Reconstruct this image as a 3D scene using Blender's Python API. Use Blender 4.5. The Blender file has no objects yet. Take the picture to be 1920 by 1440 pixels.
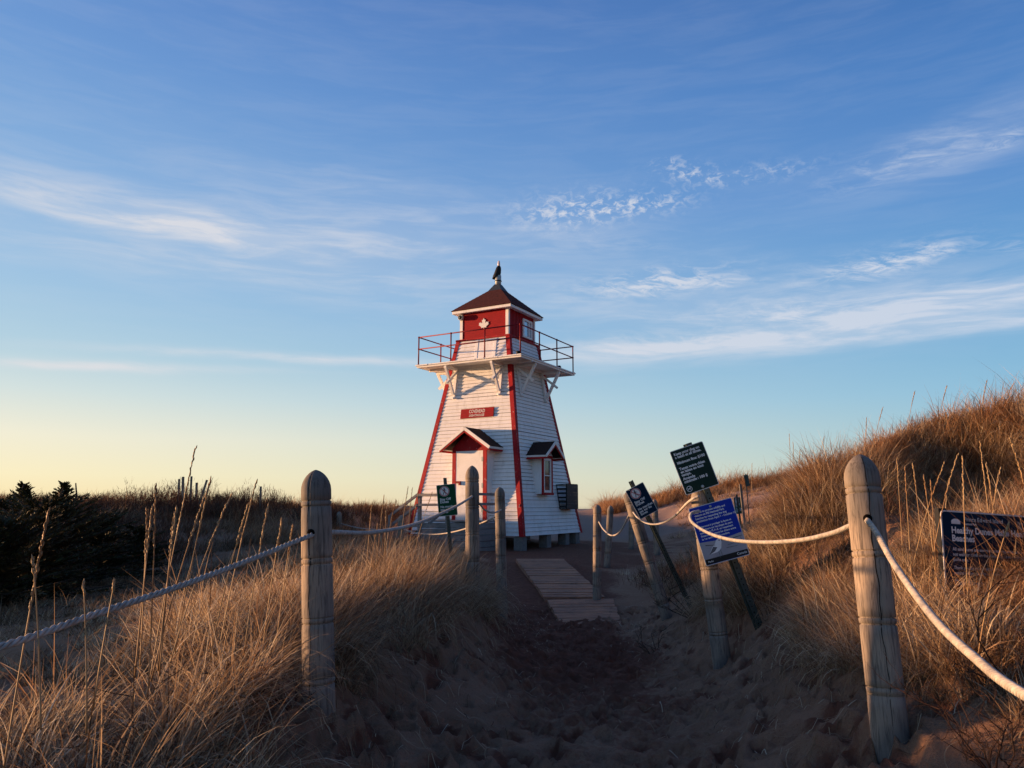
import bpy, bmesh, math, random
import numpy as np
from mathutils import Vector, Matrix, Quaternion
R = math.radians
rng = np.random.default_rng(7)
random.seed(7)
sc = bpy.context.scene
COL = sc.collection
PI = math.pi

# ------------------------------------------------------------------ camera
F = 1420.0
PITCH = R(9.12)
CP, SP = math.cos(PITCH), math.sin(PITCH)
cd = bpy.data.cameras.new('camera')
cam = bpy.data.objects.new('camera', cd); COL.objects.link(cam)
cd.sensor_width = 36.0; cd.lens = 36.0 * F / 1920.0
cd.clip_start = 0.02; cd.clip_end = 5000
cam.location = (0, 0, 0); cam.rotation_euler = (R(90) + PITCH, 0, 0)
sc.camera = cam

def at(px, py, Y):
    """a point of the place seen at photo position (px,py), Y metres ahead"""
    cx = (px - 960) / F; cy = (720 - py) / F
    d = Vector((cx, CP - cy * SP, SP + cy * CP))
    return d * (Y / d.y)

# ------------------------------------------------------------------ sun and sky
SUN_AZ, SUN_EL = R(-77.5), R(3.2)
S = Vector((math.sin(SUN_AZ) * math.cos(SUN_EL), math.cos(SUN_AZ) * math.cos(SUN_EL), math.sin(SUN_EL)))
sd = bpy.data.lights.new('sun', 'SUN'); sun = bpy.data.objects.new('sun', sd); COL.objects.link(sun)
EXPO = 1.15
sd.energy = 5.0; sd.angle = R(0.9); sd.color = (1.0, 0.56, 0.28)
sun.rotation_euler = (-S).to_track_quat('-Z', 'Y').to_euler()
sc.view_settings.view_transform = 'Standard'; sc.view_settings.look = 'None'
sc.view_settings.gamma = 1; sc.view_settings.exposure = EXPO
sc.view_settings.use_curve_mapping = False

world = bpy.data.worlds.new('World'); sc.world = world; world.use_nodes = True
NT = world.node_tree

class G:
    """tiny node-graph helper"""
    def __init__(s, nt): s.nt = nt
    def n(s, typ, **kw):
        x = s.nt.nodes.new(typ)
        for k, v in kw.items(): setattr(x, k, v)
        return x
    def l(s, a, b): s.nt.links.new(a, b)
    def put(s, sock, v):
        if hasattr(v, 'is_linked') or isinstance(v, bpy.types.NodeSocket): s.l(v, sock)
        else: sock.default_value = v
    def m(s, op, a, b=0.0, c=None, clamp=False):
        x = s.n('ShaderNodeMath', operation=op, use_clamp=clamp)
        s.put(x.inputs[0], a); s.put(x.inputs[1], b)
        if c is not None: s.put(x.inputs[2], c)
        return x.outputs[0]
    def mix(s, f, a, b, mode='MIX'):
        x = s.n('ShaderNodeMix', data_type='RGBA', blend_type=mode)
        s.put(x.inputs[0], f); s.put(x.inputs[6], a); s.put(x.inputs[7], b)
        return x.outputs[2]
    def ramp(s, f, pts, interp='LINEAR'):
        x = s.n('ShaderNodeValToRGB'); cr = x.color_ramp; cr.interpolation = interp
        while len(cr.elements) < len(pts): cr.elements.new(0.5)
        for e, (p, c) in zip(cr.elements, pts):
            e.position = p; e.color = c if len(c) == 4 else (*c, 1)
        s.put(x.inputs[0], f)
        return x.outputs[0]
    def mapr(s, v, a, b, c=0.0, d=1.0, smooth=False):
        x = s.n('ShaderNodeMapRange'); x.clamp = True
        if smooth: x.interpolation_type = 'SMOOTHSTEP'
        for i, q in enumerate((v, a, b, c, d)): s.put(x.inputs[i], q)
        return x.outputs[0]
    def noise(s, vec, scale, detail=4, rough=.5, dist=0.0):
        x = s.n('ShaderNodeTexNoise'); s.put(x.inputs['Vector'], vec)
        x.inputs['Scale'].default_value = scale; x.inputs['Detail'].default_value = detail
        x.inputs['Roughness'].default_value = rough; x.inputs['Distortion'].default_value = dist
        return x.outputs[0]
    def xyz(s, a, b, c):
        x = s.n('ShaderNodeCombineXYZ')
        for i, q in enumerate((a, b, c)): s.put(x.inputs[i], q)
        return x.outputs[0]
    def vscale(s, v, t):
        x = s.n('ShaderNodeMapping'); s.put(x.inputs[0], v); x.inputs['Scale'].default_value = t
        return x.outputs[0]

def build_sky():
    g = G(NT)
    bg = NT.nodes['Background']
    tc = g.n('ShaderNodeTexCoord').outputs['Generated']
    sep = g.n('ShaderNodeSeparateXYZ'); g.l(tc, sep.inputs[0])
    x, y, z = sep.outputs
    hl = g.m('SQRT', g.m('ADD', g.m('MULTIPLY', x, x), g.m('ADD', g.m('MULTIPLY', y, y), 1e-6)))
    sx, sy = math.sin(SUN_AZ), math.cos(SUN_AZ)
    dot = g.m('DIVIDE', g.m('ADD', g.m('MULTIPLY', x, sx), g.m('MULTIPLY', y, sy)), hl)
    t = g.mapr(dot, -0.36, 0.73)
    far = [(0.0, (.60, .61, .54)), (.030, (.52, .63, .60)), (.065, (.41, .61, .66)), (.13, (.285, .54, .73)), (.24, (.165, .40, .70)),
           (.37, (.11, .285, .63)), (.49, (.072, .215, .54)), (.60, (.052, .155, .43)), (1.0, (.035, .10, .30))]
    near = [(0.0, (1.0, .80, .44)), (.035, (1.0, .89, .58)), (.08, (.92, .88, .70)), (.13, (.68, .78, .77)), (.18, (.47, .66, .78)), (.26, (.35, .56, .79)),
            (.37, (.25, .45, .75)), (.49, (.16, .335, .68)), (.60, (.11, .25, .60)), (1.0, (.05, .14, .38))]
    base = g.mix(t, g.ramp(z, far), g.ramp(z, near))
    # the glow right round the sun, beyond the left edge of the picture
    glow = g.mapr(dot, .73, 1.0, 0, 1, True)
    glow = g.m('MULTIPLY', glow, g.mapr(z, .0, .35, 1, 0, True))
    base = g.mix(glow, base, (1.15, .85, .42, 1))
    # the sky away from the sunset, behind the viewer, is dimmer and bluer
    rear = g.mapr(dot, -1.0, -.36, 0, 1, True)
    base = g.mix(1.0, base, g.mix(rear, (.80, .76, .76, 1), (1, 1, 1, 1)), 'MULTIPLY')
    az = g.m('ARCTAN2', x, y)
    el = g.m('ARCSINE', z)
    # wisps of cirrus
    wob = g.noise(g.xyz(g.m('MULTIPLY', az, 3.0), g.m('MULTIPLY', el, 6.0), 0.3), 2.0, 3)
    el2 = g.m('ADD', el, g.m('MULTIPLY', g.m('SUBTRACT', wob, .5), .022))
    st = g.noise(g.xyz(g.m('MULTIPLY', az, 2.2), g.m('MULTIPLY', el2, 17.0), 1.7), 3.2, 8, .60, .4)
    streak = g.mapr(st, .36, .72, 0, 1, True)
    fine = g.noise(g.xyz(g.m('ADD', g.m('MULTIPLY', az, 10.0), g.m('MULTIPLY', el2, 14.0)), g.m('MULTIPLY', el2, 34.0), 4.1), 2.6, 8, .68, .8)
    wisp = g.mapr(fine, .40, .70, 0, 1, True)
    rp = g.noise(g.xyz(g.m('MULTIPLY', az, 26.0), g.m('MULTIPLY', el2, 44.0), 9.1), 2.9, 6, .62, .5)
    ripple = g.mapr(rp, .44, .68, 0, 1, True)
    def azel(px, py):
        d = at(px, py, 1.0).normalized(); return math.atan2(d.x, d.y), math.asin(d.z)
    def masks(lst):
        acc = None
        for (px, py, hw, hh, rot, k) in lst:
            a0, e0 = azel(px, py)
            sxw = abs(azel(px + hw, py)[0] - azel(px - hw, py)[0]) / 2
            shh = abs(azel(px, py - hh)[1] - azel(px, py + hh)[1]) / 2
            c, s_ = math.cos(R(rot)), math.sin(R(rot))
            da = g.m('SUBTRACT', az, a0); de = g.m('SUBTRACT', el2, e0)
            u = g.m('DIVIDE', g.m('ADD', g.m('MULTIPLY', da, c), g.m('MULTIPLY', de, s_)), sxw)
            v = g.m('DIVIDE', g.m('SUBTRACT', g.m('MULTIPLY', de, c), g.m('MULTIPLY', da, s_)), shh)
            q = g.m('ADD', g.m('MULTIPLY', u, u), g.m('MULTIPLY', v, v))
            e = g.m('MULTIPLY', g.m('POWER', 2.718, g.m('MULTIPLY', q, -1.0)), k)
            acc = e if acc is None else g.m('ADD', acc, e)
        return acc
    soft = masks([(40, 365, 260, 22, -6, .62), (330, 412, 300, 34, -7, .42), (450, 438, 210, 22, 1, .40), (650, 455, 420, 60, -2, .40), (380, 500, 420, 32, -1, .28), (620, 340, 260, 22, -2, .12),
                  (150, 684, 330, 9, 2, .75), (560, 672, 300, 9, 1, .70), (1500, 578, 400, 50, -1, .62), (1750, 585, 300, 34, 2, .75), (1480, 640, 470, 28, 2, .70),
                  (1180, 655, 190, 16, 1, .55), (1830, 260, 220, 48, 12, .35), (1000, 560, 500, 34, 0, .22), (900, 420, 400, 50, -6, .2), (1850, 540, 200, 12, 4, .5), (1850, 612, 220, 9, 3, .6)])
    wsp = masks([(1230, 527, 125, 20, 4, 1.5), (1370, 528, 60, 9, 3, .5), (1640, 495, 120, 24, 6, 1.1), (1740, 475, 70, 12, 6, .8), (1880, 262, 42, 14, 14, .55), (1700, 300, 170, 30, 8, .4),
                 (1900, 460, 45, 14, -6, .5), (1480, 585, 160, 26, -3, .5), (1250, 640, 170, 22, 2, .45), (1150, 460, 120, 16, -5, .2)])
    rip = masks([(1075, 392, 95, 30, 3, 1.0), (1210, 383, 80, 20, 3, .8), (1300, 328, 60, 16, -10, .85), (1430, 320, 90, 15, 2, .5), (1250, 305, 30, 9, 0, .5)])
    cl = g.m('ADD', g.m('MULTIPLY', soft, g.m('ADD', g.m('MULTIPLY', streak, .80), .42)), g.m('ADD', g.m('MULTIPLY', wsp, wisp), g.m('MULTIPLY', rip, ripple)), clamp=True)
    veil = g.m('MULTIPLY', g.m('MULTIPLY', streak, g.mapr(z, .08, .30)), .06)
    cl = g.m('MULTIPLY', g.m('ADD', cl, veil, clamp=True), .86)
    ccol = g.mix(t, (.66, .72, .84, 1), (.80, .78, .80, 1))
    col = g.mix(cl, base, ccol)
    # below the horizon: dim ground tone
    col = g.mix(g.mapr(z, -.02, 0.0), (.10, .08, .07, 1), col)
    sky = g.n('ShaderNodeTexSky', sky_type='NISHITA'); sky.sun_disc = False
    sky.sun_elevation = SUN_EL; sky.sun_rotation = SUN_AZ
    nish = g.mix(1.0, sky.outputs[0], (.10, .10, .10, 1), 'MULTIPLY')
    col = g.mix(.05, col, nish)
    g.l(col, bg.inputs[0]); bg.inputs[1].default_value = 2 ** -EXPO * 1.0
build_sky()

# ------------------------------------------------------------------ object helpers
def tag(o, label=None, cat=None, group=None, kind=None):
    if label: o['label'] = label
    if cat: o['category'] = cat
    if group: o['group'] = group
    if kind: o['kind'] = kind
    return o
def empty(name, loc=(0, 0, 0), rz=0.0):
    o = bpy.data.objects.new(name, None); COL.objects.link(o)
    o.location = loc; o.rotation_euler = (0, 0, rz); o.empty_display_size = .1
    return o
def link(name, me, mat=None, parent=None, loc=None):
    o = bpy.data.objects.new(name, me); COL.objects.link(o)
    if mat is not None and not me.materials: me.materials.append(mat)
    if parent is not None: o.parent = parent
    if loc is not None: o.location = loc
    return o
def np_mesh(name, V, Q, smooth=False, attrs=None):
    me = bpy.data.meshes.new(name)
    V = np.ascontiguousarray(V, dtype=np.float32); Q = np.ascontiguousarray(Q, dtype=np.int32)
    nv, nf, k = len(V), len(Q), Q.shape[1]
    me.vertices.add(nv); me.vertices.foreach_set('co', V.ravel())
    me.loops.add(nf * k); me.loops.foreach_set('vertex_index', Q.ravel())
    me.polygons.add(nf)
    me.polygons.foreach_set('loop_start', np.arange(0, nf * k, k, dtype=np.int32))
    if smooth: me.polygons.foreach_set('use_smooth', np.ones(nf, dtype=bool))
    if attrs:
        for an, av in attrs.items():
            a = me.attributes.new(an, 'FLOAT', 'POINT'); a.data.foreach_set('value', np.ascontiguousarray(av, dtype=np.float32))
    me.update(calc_edges=True)
    return me
class MB:
    """collects shapes for one mesh"""
    def __init__(s): s.v = []; s.f = []; s.sm = []
    def add(s, vs, fs, smooth=False):
        b = len(s.v); s.v += [tuple(v) for v in vs]
        for f in fs: s.f.append(tuple(b + i for i in f)); s.sm.append(smooth)
    def box(s, c, d, M=None):
        cx, cy, cz = c; dx, dy, dz = (q / 2 for q in d)
        vs = [Vector((cx + i * dx, cy + j * dy, cz + k * dz)) for i in (-1, 1) for j in (-1, 1) for k in (-1, 1)]
        if M is not None: vs = [M @ v for v in vs]
        s.add(vs, [(0, 1, 3, 2), (4, 6, 7, 5), (0, 4, 5, 1), (2, 3, 7, 6), (0, 2, 6, 4), (1, 5, 7, 3)])
    def beam(s, a, b, w, h, up=(0, 0, 1)):
        a, b = Vector(a), Vector(b); d = (b - a).normalized(); up = Vector(up)
        sx = d.cross(up)
        if sx.length < 1e-4: sx = d.cross(Vector((0, 1, 0)))
        sx.normalize(); uz = sx.cross(d).normalized()
        vs = [p + sx * (i * w / 2) + uz * (k * h / 2) for p in (a, b) for i in (-1, 1) for k in (-1, 1)]
        s.add(vs, [(0, 1, 3, 2), (4, 6, 7, 5), (0, 4, 5, 1), (2, 3, 7, 6), (0, 2, 6, 4), (1, 5, 7, 3)])
    def tube(s, pts, r, n=8, caps=True):
        pts = [Vector(p) for p in pts]; m = len(pts)
        rr = r if hasattr(r, '__len__') else [r] * m
        vs = []; fr = None
        for i, p in enumerate(pts):
            t = (pts[min(i + 1, m - 1)] - pts[max(i - 1, 0)]).normalized()
            if fr is None:
                fr = t.cross(Vector((0, 0, 1)))
                if fr.length < 1e-3: fr = t.cross(Vector((0, 1, 0)))
            fr = (fr - t * fr.dot(t)).normalized(); b = t.cross(fr)
            for k in range(n):
                a = 2 * PI * k / n; vs.append(p + (fr * math.cos(a) + b * math.sin(a)) * rr[i])
        fs = [(i * n + k, i * n + (k + 1) % n, (i + 1) * n + (k + 1) % n, (i + 1) * n + k) for i in range(m - 1) for k in range(n)]
        if caps: fs += [tuple(range(n - 1, -1, -1)), tuple((m - 1) * n + k for k in range(n))]
        s.add(vs, fs, True)
    def lathe(s, prof, c=(0, 0, 0), n=24, M=None, closed_top=True):
        vs = []; m = len(prof)
        for r_, z in prof:
            for k in range(n):
                a = 2 * PI * k / n; v = Vector((c[0] + r_ * math.cos(a), c[1] + r_ * math.sin(a), c[2] + z))
                vs.append(M @ v if M is not None else v)
        fs = [(i * n + k, i * n + (k + 1) % n, (i + 1) * n + (k + 1) % n, (i + 1) * n + k) for i in range(m - 1) for k in range(n)]
        fs += [tuple(range(n - 1, -1, -1)), tuple((m - 1) * n + k for k in range(n))]
        s.add(vs, fs, True)
    def poly(s, pts, thick, M=None):
        """prism: outline in local xz, thickness along y (front at y=0, body behind)"""
        n = len(pts)
        vs = [Vector((x, 0, z)) for x, z in pts] + [Vector((x, thick, z)) for x, z in pts]
        if M is not None: vs = [M @ v for v in vs]
        s.add(vs, [tuple(range(n)), tuple(range(2 * n - 1, n - 1, -1))] + [(i, i + n, (i + 1) % n + n, (i + 1) % n) for i in range(n)])
    def mesh(s, name):
        me = bpy.data.meshes.new(name); me.from_pydata(s.v, [], s.f)
        me.polygons.foreach_set('use_smooth', s.sm); me.update()
        return me
    def build(s, name, mat, parent=None, bevel=0.0, smooth_angle=None):
        me = s.mesh(name)
        bm = bmesh.new(); bm.from_mesh(me)
        bmesh.ops.recalc_face_normals(bm, faces=bm.faces)
        if bevel > 0:
            bmesh.ops.bevel(bm, geom=[e for e in bm.edges if e.is_manifold and e.calc_face_angle(0) > .5], offset=bevel, segments=1, affect='EDGES', clamp_overlap=True)
        bm.to_mesh(me); bm.free()
        return link(name, me, mat, parent)

# ------------------------------------------------------------------ materials
def mat(name, fn, rough=.8, spec=.3):
    m = bpy.data.materials.new(name); m.use_nodes = True
    g = G(m.node_tree); b = m.node_tree.nodes['Principled BSDF']
    b.inputs['Roughness'].default_value = rough
    b.inputs['Specular IOR Level'].default_value = spec
    tc = g.n('ShaderNodeTexCoord')
    fn(g, b, tc)
    return m
def bump(g, b, h, strength=.3, dist=.01):
    x = g.n('ShaderNodeBump'); x.inputs['Strength'].default_value = strength; x.inputs['Distance'].default_value = dist
    g.put(x.inputs['Height'], h); g.l(x.outputs[0], b.inputs['Normal'])

def m_sand(g, b, tc):
    o = tc.outputs['Object']
    at_ = g.n('ShaderNodeAttribute', attribute_name='moist').outputs['Fac']
    n1 = g.noise(o, 1.3, 6, .6); n2 = g.noise(o, 14, 6, .65); n3 = g.noise(o, 260, 3, .6)
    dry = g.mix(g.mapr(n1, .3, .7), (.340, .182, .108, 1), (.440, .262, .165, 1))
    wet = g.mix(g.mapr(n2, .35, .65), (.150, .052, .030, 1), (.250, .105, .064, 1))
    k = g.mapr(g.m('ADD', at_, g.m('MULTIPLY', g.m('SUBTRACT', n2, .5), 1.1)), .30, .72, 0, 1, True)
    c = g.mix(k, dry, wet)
    pale = g.n('ShaderNodeAttribute', attribute_name='pale').outputs['Fac']
    c = g.mix(pale, c, g.mix(n2, (.30, .20, .155, 1), (.42, .30, .24, 1)))
    c = g.mix(g.mapr(n3, .35, .7, 0, .35), c, (.11, .06, .04, 1))
    n4 = g.noise(o, 75, 4, .75)
    c = g.mix(g.mapr(n4, .56, .70, 0, .55), c, (.13, .05, .03, 1))
    g.l(c, b.inputs['Base Color'])
    h = g.m('ADD', g.m('MULTIPLY', g.noise(g.vscale(o, (1, 1, 1)), 30, 6, .7), .8), g.m('MULTIPLY', n3, .25))
    bump(g, b, g.m('ADD', h, g.m('MULTIPLY', n4, .35)), 1.0, .045)
M_SAND = mat('sand', m_sand, .95, .15)

def m_grass(pal, trans=.25):
    def f(g, b, tc):
        t = g.n('ShaderNodeAttribute', attribute_name='tint').outputs['Fac']
        c = g.ramp(t, pal)
        n = g.noise(tc.outputs['Object'], .8, 3)
        n2 = g.noise(tc.outputs['Object'], 2.6, 4)
        c = g.mix(g.mapr(n, .40, .65, 0, .35), c, (.22, .12, .06, 1))
        c = g.mix(g.mapr(n2, .50, .64, 0, .6), c, g.mix(1.0, c, (.62, .38, .24, 1), 'MULTIPLY'))
        g.l(c, b.inputs['Base Color'])
        tr = g.n('ShaderNodeBsdfTranslucent'); g.l(c, tr.inputs[0])
        ms = g.n('ShaderNodeMixShader'); ms.inputs[0].default_value = trans
        out = g.nt.nodes['Material Output']
        g.l(b.outputs[0], ms.inputs[1]); g.l(tr.outputs[0], ms.inputs[2]); g.l(ms.outputs[0], out.inputs[0])
    return f
STRAW = [(0, (.06, .036, .020)), (.25, (.19, .118, .066)), (.5, (.40, .275, .160)), (.75, (.60, .455, .285)), (1, (.80, .69, .50))]
M_GRASS = mat('dry_marram', m_grass(STRAW, .38), .65, .25)
M_STALK = mat('seed_stalk', m_grass([(0, (.34, .22, .10)), (1, (.55, .40, .22))], .2), .6, .3)
M_TWIG = mat('red_twig', m_grass([(0, (.045, .022, .016)), (.6, (.10, .045, .03)), (1, (.20, .09, .05))], .1), .8, .15)
M_SPRUCE = mat('spruce_needles', m_grass([(0, (.012, .018, .008)), (.6, (.03, .04, .015)), (1, (.06, .065, .022))], .05), .7, .2)
M_BARK = mat('bark', lambda g, b, tc: g.l(g.mix(g.noise(tc.outputs['Object'], 30, 5), (.03, .02, .015, 1), (.09, .06, .045, 1)), b.inputs['Base Color']), .9, .1)

def m_wood(c1, c2, axis=2, dark=(.06, .05, .045, 1), sc_=1.0):
    def f(g, b, tc):
        o = tc.outputs['Object']
        s = [22 * sc_] * 3; s[axis] = 1.6 * sc_
        n0 = g.noise(o, 2.0, 3)
        wv = g.noise(g.vscale(o, tuple(s)), 3.0, 8, .65, .9)
        s2 = [60 * sc_] * 3; s2[axis] = 2.5 * sc_
        fn_ = g.noise(g.vscale(o, tuple(s2)), 4.0, 5, .6)
        c = g.mix(g.mapr(n0, .42, .58), c1, c2)
        c = g.mix(g.mapr(wv, .50, .62, 0, .72), c, dark)
        c = g.mix(g.mapr(fn_, .54, .68, 0, .6), c, dark)
        kn = g.n('ShaderNodeTexVoronoi'); s3 = [6.0] * 3; s3[axis] = 3.0
        g.l(g.vscale(o, tuple(s3)), kn.inputs['Vector']); kn.inputs['Scale'].default_value = 1.0
        c = g.mix(g.mapr(kn.outputs['Distance'], .05, .12, .8, 0), c, (.03, .022, .018, 1))
        g.l(c, b.inputs['Base Color'])
        bump(g, b, g.m('ADD', wv, g.m('MULTIPLY', fn_, .6)), .4, .003)
    return f
M_POST = mat('weathered_post', m_wood((.30, .24, .185, 1), (.135, .125, .115, 1)), .85, .2)
M_BOARD = mat('boardwalk_wood', m_wood((.46, .22, .125, 1), (.36, .18, .11, 1), 0), .85, .2)
M_DECK = mat('grey_deck_wood', m_wood((.20, .19, .185, 1), (.26, .245, .235, 1), 0), .85, .2)

def m_white(g, b, tc):
    o = tc.outputs['Object']
    n = g.noise(o, 3, 6, .6); d = g.noise(g.vscale(o, (1, 1, .25)), 9, 6, .7); s = g.noise(g.vscale(o, (6, 6, 40)), 2, 4, .6)
    c = g.mix(g.mapr(n, .35, .65), (.78, .77, .755, 1), (.71, .70, .68, 1))
    c = g.mix(g.mapr(d, .52, .70, 0, .45), c, (.46, .44, .41, 1))
    c = g.mix(g.mapr(s, .60, .72, 0, .3), c, (.42, .41, .39, 1))
    g.l(c, b.inputs['Base Color'])
    bump(g, b, s, .15, .003)
M_WHITE = mat('white_paint', m_white, .55, .4)
def m_red(g, b, tc):
    o = tc.outputs['Object']
    n = g.noise(o, 4, 5); p = g.noise(g.vscale(o, (1, 1, .35)), 26, 7, .72)
    c = g.mix(g.mapr(n, .35, .65), (.36, .009, .014, 1), (.26, .007, .011, 1))
    c = g.mix(g.mapr(p, .63, .66), c, (.62, .50, .46, 1))
    g.l(c, b.inputs['Base Color'])
    bump(g, b, p, .2, .003)
M_RED = mat('red_paint', m_red, .6, .15)
def m_redb(g, b, tc):
    o = tc.outputs['Object']
    n = g.noise(g.vscale(o, (2, 2, 14)), 3, 6, .65)
    c = g.mix(g.mapr(n, .35, .7), (.32, .007, .013, 1), (.19, .005, .010, 1))
    g.l(c, b.inputs['Base Color'])
M_REDB = mat('red_board', m_redb, .65, .12)
def plain(name, col, rough=.6, spec=.3, var=.25, nscale=20):
    def f(g, b, tc):
        n = g.noise(tc.outputs['Object'], nscale, 5)
        d = tuple(q * (1 - var) for q in col[:3]) + (1,)
        g.l(g.mix(g.mapr(n, .3, .7), (*col, 1), d), b.inputs['Base Color'])
    return mat(name, f, rough, spec)
M_PIPE = plain('red_rail_paint', (.20, .006, .011), .5, .2)
def m_shingle(g, b, tc):
    o = tc.outputs['Object']
    n = g.noise(o, 55, 3, .8); r = g.noise(g.vscale(o, (3, 3, 30)), 3, 2)
    c = g.mix(g.mapr(n, .35, .65), (.045, .014, .013, 1), (.115, .035, .030, 1))
    c = g.mix(g.mapr(r, .5, .6, 0, .5), c, (.02, .010, .010, 1))
    g.l(c, b.inputs['Base Color']); bump(g, b, n, .4, .01)
M_SHINGLE = mat('red_brown_shingle', m_shingle, .95, .1)
M_CEDAR = plain('dark_shingle', (.05, .032, .028), .95, .1, .5, 60)
M_BLACK = plain('black_metal', (.014, .014, .015), .55, .2)
M_FLASH = plain('dark_flashing', (.035, .042, .045), .5, .4)
M_GALV = plain('galvanised_pipe', (.42, .44, .42), .4, .5, .35, 30)
M_GLASSTIP = plain('frosted_tip', (.75, .62, .58), .3, .5, .05)
M_CONC = plain('concrete_block', (.22, .21, .20), .95, .1, .3, 12)
M_LETTER = plain('white_lettering', (.70, .70, .68), .6, .3, .08)
M_SIGNG = plain('green_sign_face', (.006, .060, .026), .6, .12, .15)
M_SIGNK = plain('dark_green_sign_face', (.010, .028, .020), .6, .12, .15)
M_SIGNN = plain('dark_blue_sign_face', (.007, .024, .050), .8, .04, .15)
M_SIGNB = plain('blue_sign_face', (.006, .030, .34), .55, .15, .10)
M_SAND_PRINT = plain('printed_beach', (.33, .32, .36), .45, .4, .25, 6)
M_BIRD1 = plain('printed_bird_white', (.72, .70, .70), .45, .4, .1)
M_BIRD2 = plain('printed_bird_brown', (.10, .09, .10), .45, .4, .2)
M_REDRING = plain('red_ring', (.42, .05, .06), .5, .4, .1)
M_EDGE = plain('sign_edge', (.55, .56, .55), .5, .4, .1)
M_CHANNEL = plain('green_steel_channel', (.035, .05, .042), .5, .5, .35, 18)
M_DARKHOLE = plain('dark_hole', (.006, .005, .005), .95, .0, .1)
M_ROPE = plain('rope_fibre', (.47, .43, .38), .9, .1, .45, 35)
def m_glass(g, b, tc):
    b.inputs['Base Color'].default_value = (.02, .03, .04, 1); b.inputs['Metallic'].default_value = 0
    b.inputs['Roughness'].default_value = .05; b.inputs['Specular IOR Level'].default_value = .8
M_GLASS = mat('window_glass', m_glass, .05, .8)
def m_slat(g, b, tc):
    n = g.noise(g.vscale(tc.outputs['Object'], (2, 2, 60)), 3, 3)
    g.l(g.mix(n, (.02, .019, .02, 1), (.07, .062, .06, 1)), b.inputs['Base Color'])
M_SLAT = mat('dark_slats', m_slat, .7, .3)

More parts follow.
